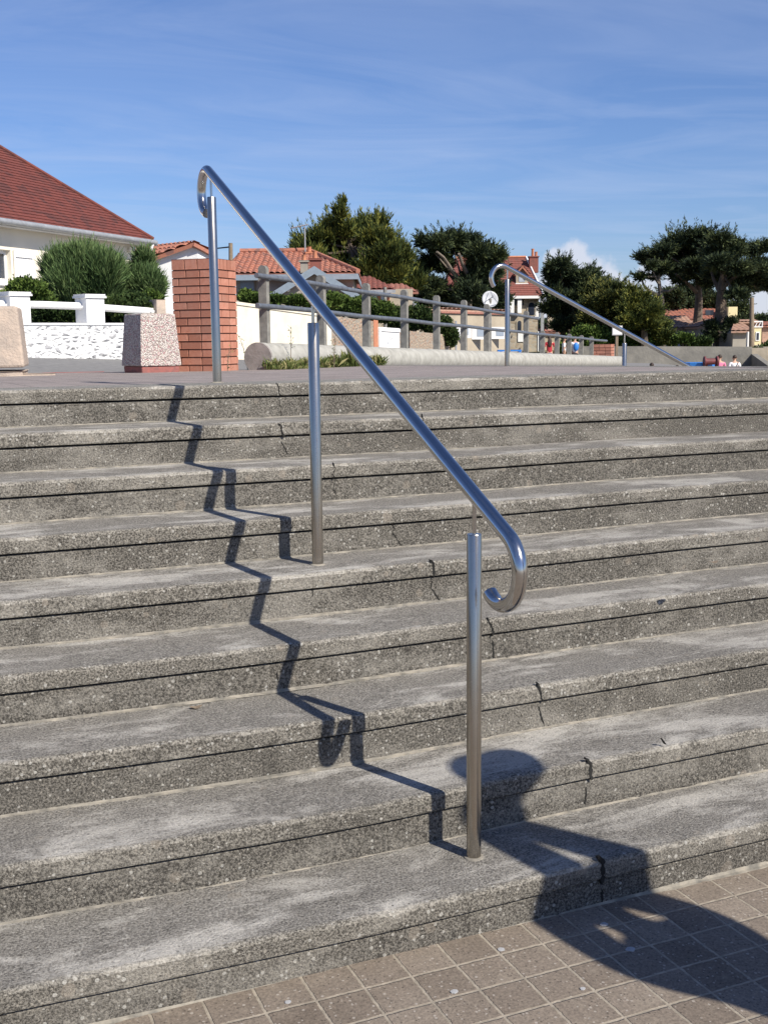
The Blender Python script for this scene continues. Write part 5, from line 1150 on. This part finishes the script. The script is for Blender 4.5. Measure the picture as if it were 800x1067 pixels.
# blue bench by the bungalow
q = at(531, 366, 44); zq = zst(*sn(q)); zt_ = at(531, 364, 44).z
bn = thing('bench', 'low bright blue bench in front of the beige bungalow', 'bench', (q.x, q.y, zq))
MB().obox(Vector((q.x, q.y, zt_-.07))-HR*.45, HR*.9, HF*.35, (0, 0, .06)).build('seat', 'bluepaint', bn, bev=.01)
for s_ in (-.36, .36): MB().obox(Vector((q.x, q.y, zq))+HR*s_, HR*.07, HF*.32, (0, 0, max(.1, zt_-.072-zq))).build('leg', 'bluepaint', bn)

# ================================================================== WEEDS
V = []
def tuft(c, n, h_, sp, V, lean=.4):
    for _ in range(n):
        a = random.uniform(0, 6.28); r0 = random.uniform(0, sp); p = Vector(c)+Vector((math.cos(a)*r0, math.sin(a)*r0, -.005)); hh = h_*random.uniform(.4, 1.15)
        d = Vector((random.gauss(0, lean), random.gauss(0, lean), 1)).normalized(); s_ = d.cross(Vector((random.random()-.5, random.random()-.5, .1))).normalized()*hh*random.uniform(.03, .09)
        m_ = p+d*hh*.55; e_ = p+d*hh+Vector((random.gauss(0, .15), random.gauss(0, .15), -.1))*hh; V += [p-s_*.6, m_-s_, e_, m_+s_]
for i in range(70):
    s = random.betavariate(1.2, 1.6)*2.6-.5; n_ = -kr-.02-abs(random.gauss(0, .05)) if s > 0 else -.2+random.uniform(-.1, .1)
    x_, y_ = xy(s, n_); tuft((x_, y_, zpl(x_, y_)), 34, random.choice((.05, .07, .10, .14)), .05, V)
for s, n_, hh, sp in ((.9, -.22, .16, .10), (1.3, -.24, .2, .12), (.2, -.2, .1, .08), (2.1, -.22, .15, .1), (-.1, -.18, .12, .08), (-.35, -.30, .10, .08)):
    x_, y_ = xy(s, n_); tuft((x_, y_, zpl(x_, y_)), 260, hh, sp, V)
o = mesh('weeds', V, np.arange(len(V)).reshape(-1, 4), 'weed', kind='stuff'); o['label'] = 'patchy green and dry weeds along the foot of the kerb and brick pillar'; o['category'] = 'weeds'
# tall stalks
for (px, yb, yt, lab) in ((303, 379, 342, 'tallest dry weed stalk in front of the cream wall, left of the second handrail post'), (348, 377, 350, 'thin weed stalk just right of the middle handrail post'), (237, 383, 362, 'short dark weed stalk in front of the brick pillar'), (258, 382, 350, 'leaning dry weed stalk at the round end of the kerb')):
    # base lies on the plaza plane
    r = FV*FOC+RV*(px-400)-UV_*(yb-533.5); lo, hi = 5, 20
    for _ in range(40):
        md_ = (lo+hi)/2; p = at(px, yb, md_); lo, hi = (md_, hi) if p.z > zpl(p.x, p.y) else (lo, md_)
    b0 = at(px, yb, 11.2 if px > 250 else 10.2); b0.z = zpl(b0.x, b0.y); D = b0.dot(HF); zt_ = at(px, yt, D).z; hh = zt_-b0.z
    w_ = thing('weed_stalk', lab, 'weed', b0); mb = MB(); lean = Vector((random.uniform(-.15, .15), random.uniform(-.1, .1), 0))*hh*(2 if px == 258 else 1)
    P = [b0, b0+lean*.3+Vector((0, 0, hh*.5)), b0+lean+Vector((0, 0, hh))]; mb.tube(P, [.004, .003, .0015], 5)
    for i in range(9):
        t = random.uniform(.3, 1); p = P[0].lerp(P[1], t*2) if t < .5 else P[1].lerp(P[2], t*2-1); d = Vector((random.uniform(-1, 1), random.uniform(-1, 1), .9)).normalized()*hh*.13; mb.tube([p, p+d], [.002, .001], 4)
    mb.build('stem', 'wood', w_)
    V = []
    for i in range(26):
        t = random.uniform(.15, 1.02); p = P[0].lerp(P[1], t*2) if t < .5 else P[1].lerp(P[2], t*2-1); p = p+Vector((random.gauss(0, .022), random.gauss(0, .022), random.gauss(0, .02))); d = Vector((random.uniform(-1, 1), random.uniform(-1, 1), random.uniform(0, 1))).normalized()*.022; s_ = d.cross(Vector((.1, .2, 1))).normalized()*.006
        V += [p, p+d*.5-s_, p+d, p+d*.5+s_]
    mesh('leaves', V, np.arange(len(V)).reshape(-1, 4), 'weed', w_)
V = []; F = []
def pebble(x, y, z, r):
    b0_ = len(V)
    for dx, dy, dz_ in ((1, 0, 0), (-.5, .85, 0), (-.5, -.85, 0), (0, 0, .9), (0, 0, -.2)):
        V.append((x+dx*r*random.uniform(.6, 1.2), y+dy*r*random.uniform(.6, 1.2), z+dz_*r))
    for a, b_ in ((0, 1), (1, 2), (2, 0)): F.append((b0_+a, b0_+b_, b0_+3)); F.append((b0_+b_, b0_+a, b0_+4))
for i in range(1500):
    k = random.choice((0, 1, 1, 2, 2, 3, 3, 4, 5, 6, 7, 8)); x = random.uniform(0, 4.6)
    if k == 0: y = Y0+.01-abs(random.gauss(0, .02 if random.random() < .4 else .5)); z = .0155
    else:
        yk = Y0+(k-1)*DD; z = k*H+dz(k, x); y = yk+DD+.003-abs(random.gauss(0, .012)) if random.random() < .6 else yk+random.uniform(.02, DD-.01)
    pebble(x, y, z, random.choice((.0012, .0016, .0022, .003)))
o = mesh('grit', V, F, 'mortar', kind='stuff'); o['label'] = 'loose sandy grit scattered over the steps and paving'; o['category'] = 'grit'
# dry debris on the steps
for (px, py, k, lab) in ((204, 735, 3, 'small dry brown leaf lying on the third step'), (743, 588, 5, 'curled dry leaf lying on the fifth step near the right edge')):
    z = k*H+.001; r = FV*FOC+RV*(px-400)-UV_*(py-533.5); c = EYE+r*((z-EYE.z)/r.z); z = k*H+dz(k, c.x)+.001; V = []; n = 10
    for j in range(3):
        for i in range(n): a = i/n*6.283; rr_ = .012*j/2*(1.3 if i % 5 == 0 else 1); V.append((c.x+rr_*math.cos(a)*1.4, c.y+rr_*math.sin(a), z+.002+.006*(math.cos(a)**2)*j/2))
    F = [(j*n+i, j*n+(i+1) % n, (j+1)*n+(i+1) % n, (j+1)*n+i) for j in range(2) for i in range(n)]
    o = mesh('dry_leaf', V, F, 'wood', label=lab, cat='leaf', origin=(c.x, c.y, z)); md = o.modifiers.new('solid', 'SOLIDIFY'); md.thickness = .0012

# ================================================================== PEOPLE
def skinned(name, chains, m, parent, sub=2, root=0):
    """chains: list of polylines of (point, radius); shared points are merged"""
    V = []; Rr = []; E = []; idx = {}
    for ch in chains:
        prev = None
        for p, r in ch:
            key = tuple(round(c, 4) for c in p)
            if key not in idx: idx[key] = len(V); V.append(Vector(p)); Rr.append(r)
            i = idx[key]
            if prev is not None and prev != i: E.append((prev, i))
            prev = i
    off = wloc(parent)
    me = bpy.data.meshes.new(name); me.from_pydata([v-off for v in V], E, []); me.update()
    o = bpy.data.objects.new(name, me); COL.objects.link(o)
    sk = o.modifiers.new('skin', 'SKIN'); sk.use_smooth_shade = True
    layer = me.skin_vertices[0].data if me.skin_vertices else None
    if layer is None:
        bm = bmesh.new(); bm.from_mesh(me); bm.verts.layers.skin.verify(); bm.to_mesh(me); bm.free(); layer = me.skin_vertices[0].data
    for i, s in enumerate(layer):
        r = Rr[i]; s.radius = r if isinstance(r, tuple) else (r, r); s.use_root = (i == root)
    sb = o.modifiers.new('sub', 'SUBSURF'); sb.levels = sb.render_levels = sub
    dg = bpy.context.evaluated_depsgraph_get(); me2 = bpy.data.meshes.new_from_object(o.evaluated_get(dg)); bpy.data.objects.remove(o); bpy.data.meshes.remove(me)
    me2.name = name; me2.materials.clear(); me2.materials.append(M[m]); me2.polygons.foreach_set('use_smooth', [True]*len(me2.polygons))
    o = bpy.data.objects.new(name, me2); COL.objects.link(o); o.parent = parent; return o
def ellipsoid(mb, c, a, b_, cc, ra, rb, rc, n=14, m_=9, zmin=-1):
    base = len(mb.v)
    for j in range(m_+1):
        ph = -math.pi/2+math.pi*j/m_; 
        for i in range(n):
            t = 2*math.pi*i/n; mb.v.append(Vector(c)+a*ra*math.cos(ph)*math.cos(t)+b_*rb*math.cos(ph)*math.sin(t)+cc*rc*max(zmin, math.sin(ph)))
    for j in range(m_):
        for i in range(n): mb.f.append((base+j*n+i, base+j*n+(i+1) % n, base+(j+1)*n+(i+1) % n, base+(j+1)*n+i))
def person(label, base, face, hgt=1.7, top='whiteshirt', legs='jeans', arms='down', hair='short', seated=False, extra=None, fingers=False):
    """face: horizontal direction the person looks in"""
    f = Vector((face[0], face[1], 0)).normalized(); s = Vector((f.y, -f.x, 0)); u = Vector((0, 0, 1)); k = hgt/1.7; B = Vector(base)
    r = thing('person', label, 'person', B)
    P = lambda x, y, z: B+s*x*k+f*y*k+u*z*k
    hip = .92
    ch = [[(P(0, 0, .95), (.145*k, .105*k)), (P(0, .01, 1.08), (.125*k, .09*k)), (P(0, .015, 1.25), (.15*k, .10*k)), (P(0, 0, 1.39), (.12*k, .085*k)), (P(0, .005, 1.475), .052*k), (P(0, .02, 1.53), .055*k), (P(0, .025, 1.60), (.075*k, .09*k)), (P(0, .02, 1.665), .062*k)]]
    hands = []
    for sd in (-1, 1):
        hx = .095*sd
        ch.append([(P(0, 0, .95), (.145*k, .105*k)), (P(hx, 0, .87), .088*k), (P(hx*1.05, .01, .50), .058*k), (P(hx*1.05, -.01, .09), .036*k), (P(hx*1.1, .10, .045), (.034*k, .03*k)), (P(hx*1.15, .17, .03), (.034*k, .022*k))])
        if arms == 'down': A = [(P(.185*sd, 0, 1.39), .052*k), (P(.235*sd, -.03, 1.12), .038*k), (P(.245*sd, .04, .88), .027*k), (P(.245*sd, .06, .80), .027*k)]
        elif arms == 'up': A = [(P(.17*sd, 0, 1.42), .066*k), (P(.085*sd+.0, .03, 1.72), .068*k), (P(.040*sd+.0, .05, 1.97), .056*k), (P(.036*sd+.0, .05, 2.06), .040*k)]
        else: A = [(P(.185*sd, 0, 1.39), .052*k), (P(.25*sd, .02, 1.14), .038*k), (P(.12*sd, .24, 1.08), .027*k), (P(.08*sd, .30, 1.10), .027*k)]
        ch.append([(P(0, 0, 1.39), (.12*k, .085*k))]+A); hands.append((A, sd))
    if fingers:
        for A, sd in hands:
            w_ = A[-1][0]; dr = (A[-1][0]-A[-2][0]).normalized(); sid = s*(-sd)
            for fi, (off, ln) in enumerate(((-.028, .062), (-.010, .075), (.010, .078), (.028, .068))):
                p0 = w_+f*off*k+dr*.02*k; p1 = p0+dr*ln*.55*k+sid*.012*k; p2 = p1+dr*ln*.45*k+sid*.025*k
                ch.append([(w_, A[-1][1]), (p0, .0085*k), (p1, .008*k), (p2, .006*k)])
            t0 = w_-dr*.03*k; ch.append([(w_, A[-1][1]), (w_+f*-.045*k+sid*.01*k, .010*k), (w_+f*-.062*k+dr*.035*k+sid*.02*k, .008*k)])
    skinned('body', ch, 'skin', r, 2)
    g = 1.14
    tp = [[(P(0, 0, .90), (.150*k, .112*k)), (P(0, .01, 1.08), (.138*k, .105*k)), (P(0, .015, 1.25), (.165*k, .115*k)), (P(0, 0, 1.385), (.130*k, .10*k)), (P(0, 0, 1.435), (.085*k, .075*k))]]
    for A, sd in hands:
        a0, a1 = A[0][0], A[1][0]; tp.append([(P(0, 0, 1.385), (.130*k, .10*k)), (a0, .068*k), (a0.lerp(a1, .45), .060*k), (a0.lerp(a1, .7), .058*k)])
    skinned('shirt', tp, top, r, 2)
    tr = [[(P(0, 0, .96), (.152*k, .112*k)), (P(0, 0, .90), (.150*k, .112*k))]]
    for sd in (-1, 1): tr.append([(P(0, 0, .90), (.150*k, .112*k)), (P(.097*sd, 0, .80), .10*k), (P(.10*sd, .01, .50), .075*k), (P(.10*sd, -.005, .12), .058*k)])
    skinned('trousers', tr, legs, r, 2)
    mb = MB(); hc = P(0, .005, 1.635)
    if hair == 'short': ellipsoid(mb, hc, s, f, u, .086*k, .098*k, .092*k, zmin=-.35)
    elif hair == 'long':
        ellipsoid(mb, hc, s, f, u, .092*k, .10*k, .095*k, zmin=-.4); ellipsoid(mb, P(0, -.075, 1.42), s, f, u, .10*k, .05*k, .24*k)
    o = mb.build('hair', 'hairdark', r, smooth=True)
    fc = MB(); ellipsoid(fc, P(0, .118, 1.575), s, f, u, .013*k, .016*k, .022*k, 8, 6); 
    for sd in (-1, 1): ellipsoid(fc, P(.082*sd, .02, 1.585), s, f, u, .012*k, .022*k, .032*k, 8, 6)
    fc.build('nose_and_ears', 'skin', r, smooth=True)
    ey = MB()
    for sd in (-1, 1): ellipsoid(ey, P(.032*sd, .098, 1.605), s, f, u, .012*k, .008*k, .008*k, 8, 6)
    ellipsoid(ey, P(0, .105, 1.535), s, f, u, .024*k, .006*k, .005*k, 8, 6)
    ey.build('eyes_and_mouth', 'maroon', r, smooth=True)
    sh = MB()
    for sd in (-1, 1): ellipsoid(sh, P(.106*sd, .06, .045), s, f, u, .052*k, .135*k, .05*k, 12, 8, zmin=-.9)
    sh.build('shoe', 'blackcloth', r, smooth=True)
    if extra: extra(r, P, s, f, u, k)
    return r
def ground_at(q): return zg(q.x, q.y)
def walker(lab, px, ytop, D, gz, **k):
    q = at(px, ytop, D); h_ = min(1.85, max(1.45, (q.z-gz)/1.0)); return person(lab, (q.x, q.y, q.z-h_*1.02), k.pop('face', HF), h_, **k)
def strap(r, P, s, f, u, k):
    MB().tube([P(.12, -.09, 1.42), P(.03, -.115, 1.25), P(-.10, -.11, 1.02)], .016, 6).build('bag_strap', 'blackcloth', r)
def backpack(r, P, s, f, u, k):
    mb = MB(); ellipsoid(mb, P(0.03, -.16, 1.22), s, f, u, .13*k, .08*k, .2*k); mb.build('backpack', 'bluepaint', r, smooth=True)
walker('person in a pink shirt seen from behind, standing left of the one in white', 750, 369, 44, -.75, top='pinkshirt')
walker('person in a white shirt with dark strap, right of the pink shirt', 765.5, 369.5, 44, -.75, top='whiteshirt', extra=strap)
walker('person whose head just shows above the plaza edge, far left of the blue hull', 679, 377.5, 40, -.8, top='blueshirt')
walker('person whose dark hair barely shows above the edge beside the blue hull', 705.5, 380, 39, -.8, top='redshirt')
walker('person with long dark hair and a red top walking beyond the railing', 572.5, 349.5, 58, -.2, top='redshirt', hair='long')
walker('person in a white shirt standing left of the one with a blue backpack', 587.5, 350.5, 61, -.25, top='whiteshirt', legs='blackcloth', face=HR)
walker('person in a white shirt carrying a blue backpack beyond the railing', 599, 349.5, 59, -.25, top='whiteshirt', legs='blackcloth', extra=backpack)
# companion standing right of the photographer, out of the frame; throws the shadow on the lowest steps
PEv = Vector((.935, .355, 0)); AZ = Vector((.355, -.935, 0))
def shadow_hat_up(r, P, s, f, u, k):  # unseen hat, made up with the raised arms to shape the cast shadow
    mb = MB(); ax = (s*-.85-u*.30).normalized(); c_ = P(.05, .04, 2.15)
    b_ = f; cc = b_.cross(ax).normalized(); cc = cc if cc.z > 0 else -cc
    ellipsoid(mb, c_, ax, b_, cc,   .17*k, .14*k, .012*k, 20, 6); ellipsoid(mb, c_, ax, b_, cc, .12*k, .11*k, .13*k, 16, 8, zmin=-.05)
    mb.build('shadow_hat', 'whiteshirt', r, smooth=True)
b0 = PEv*2.60+AZ*.27
person('person standing right of the steps with an added white sun hat overhead that shapes the shadow', (b0.x, b0.y, .016), (-.355, .935), 1.86, top='blueshirt', arms='up', hair='short', extra=shadow_hat_up, fingers=True)
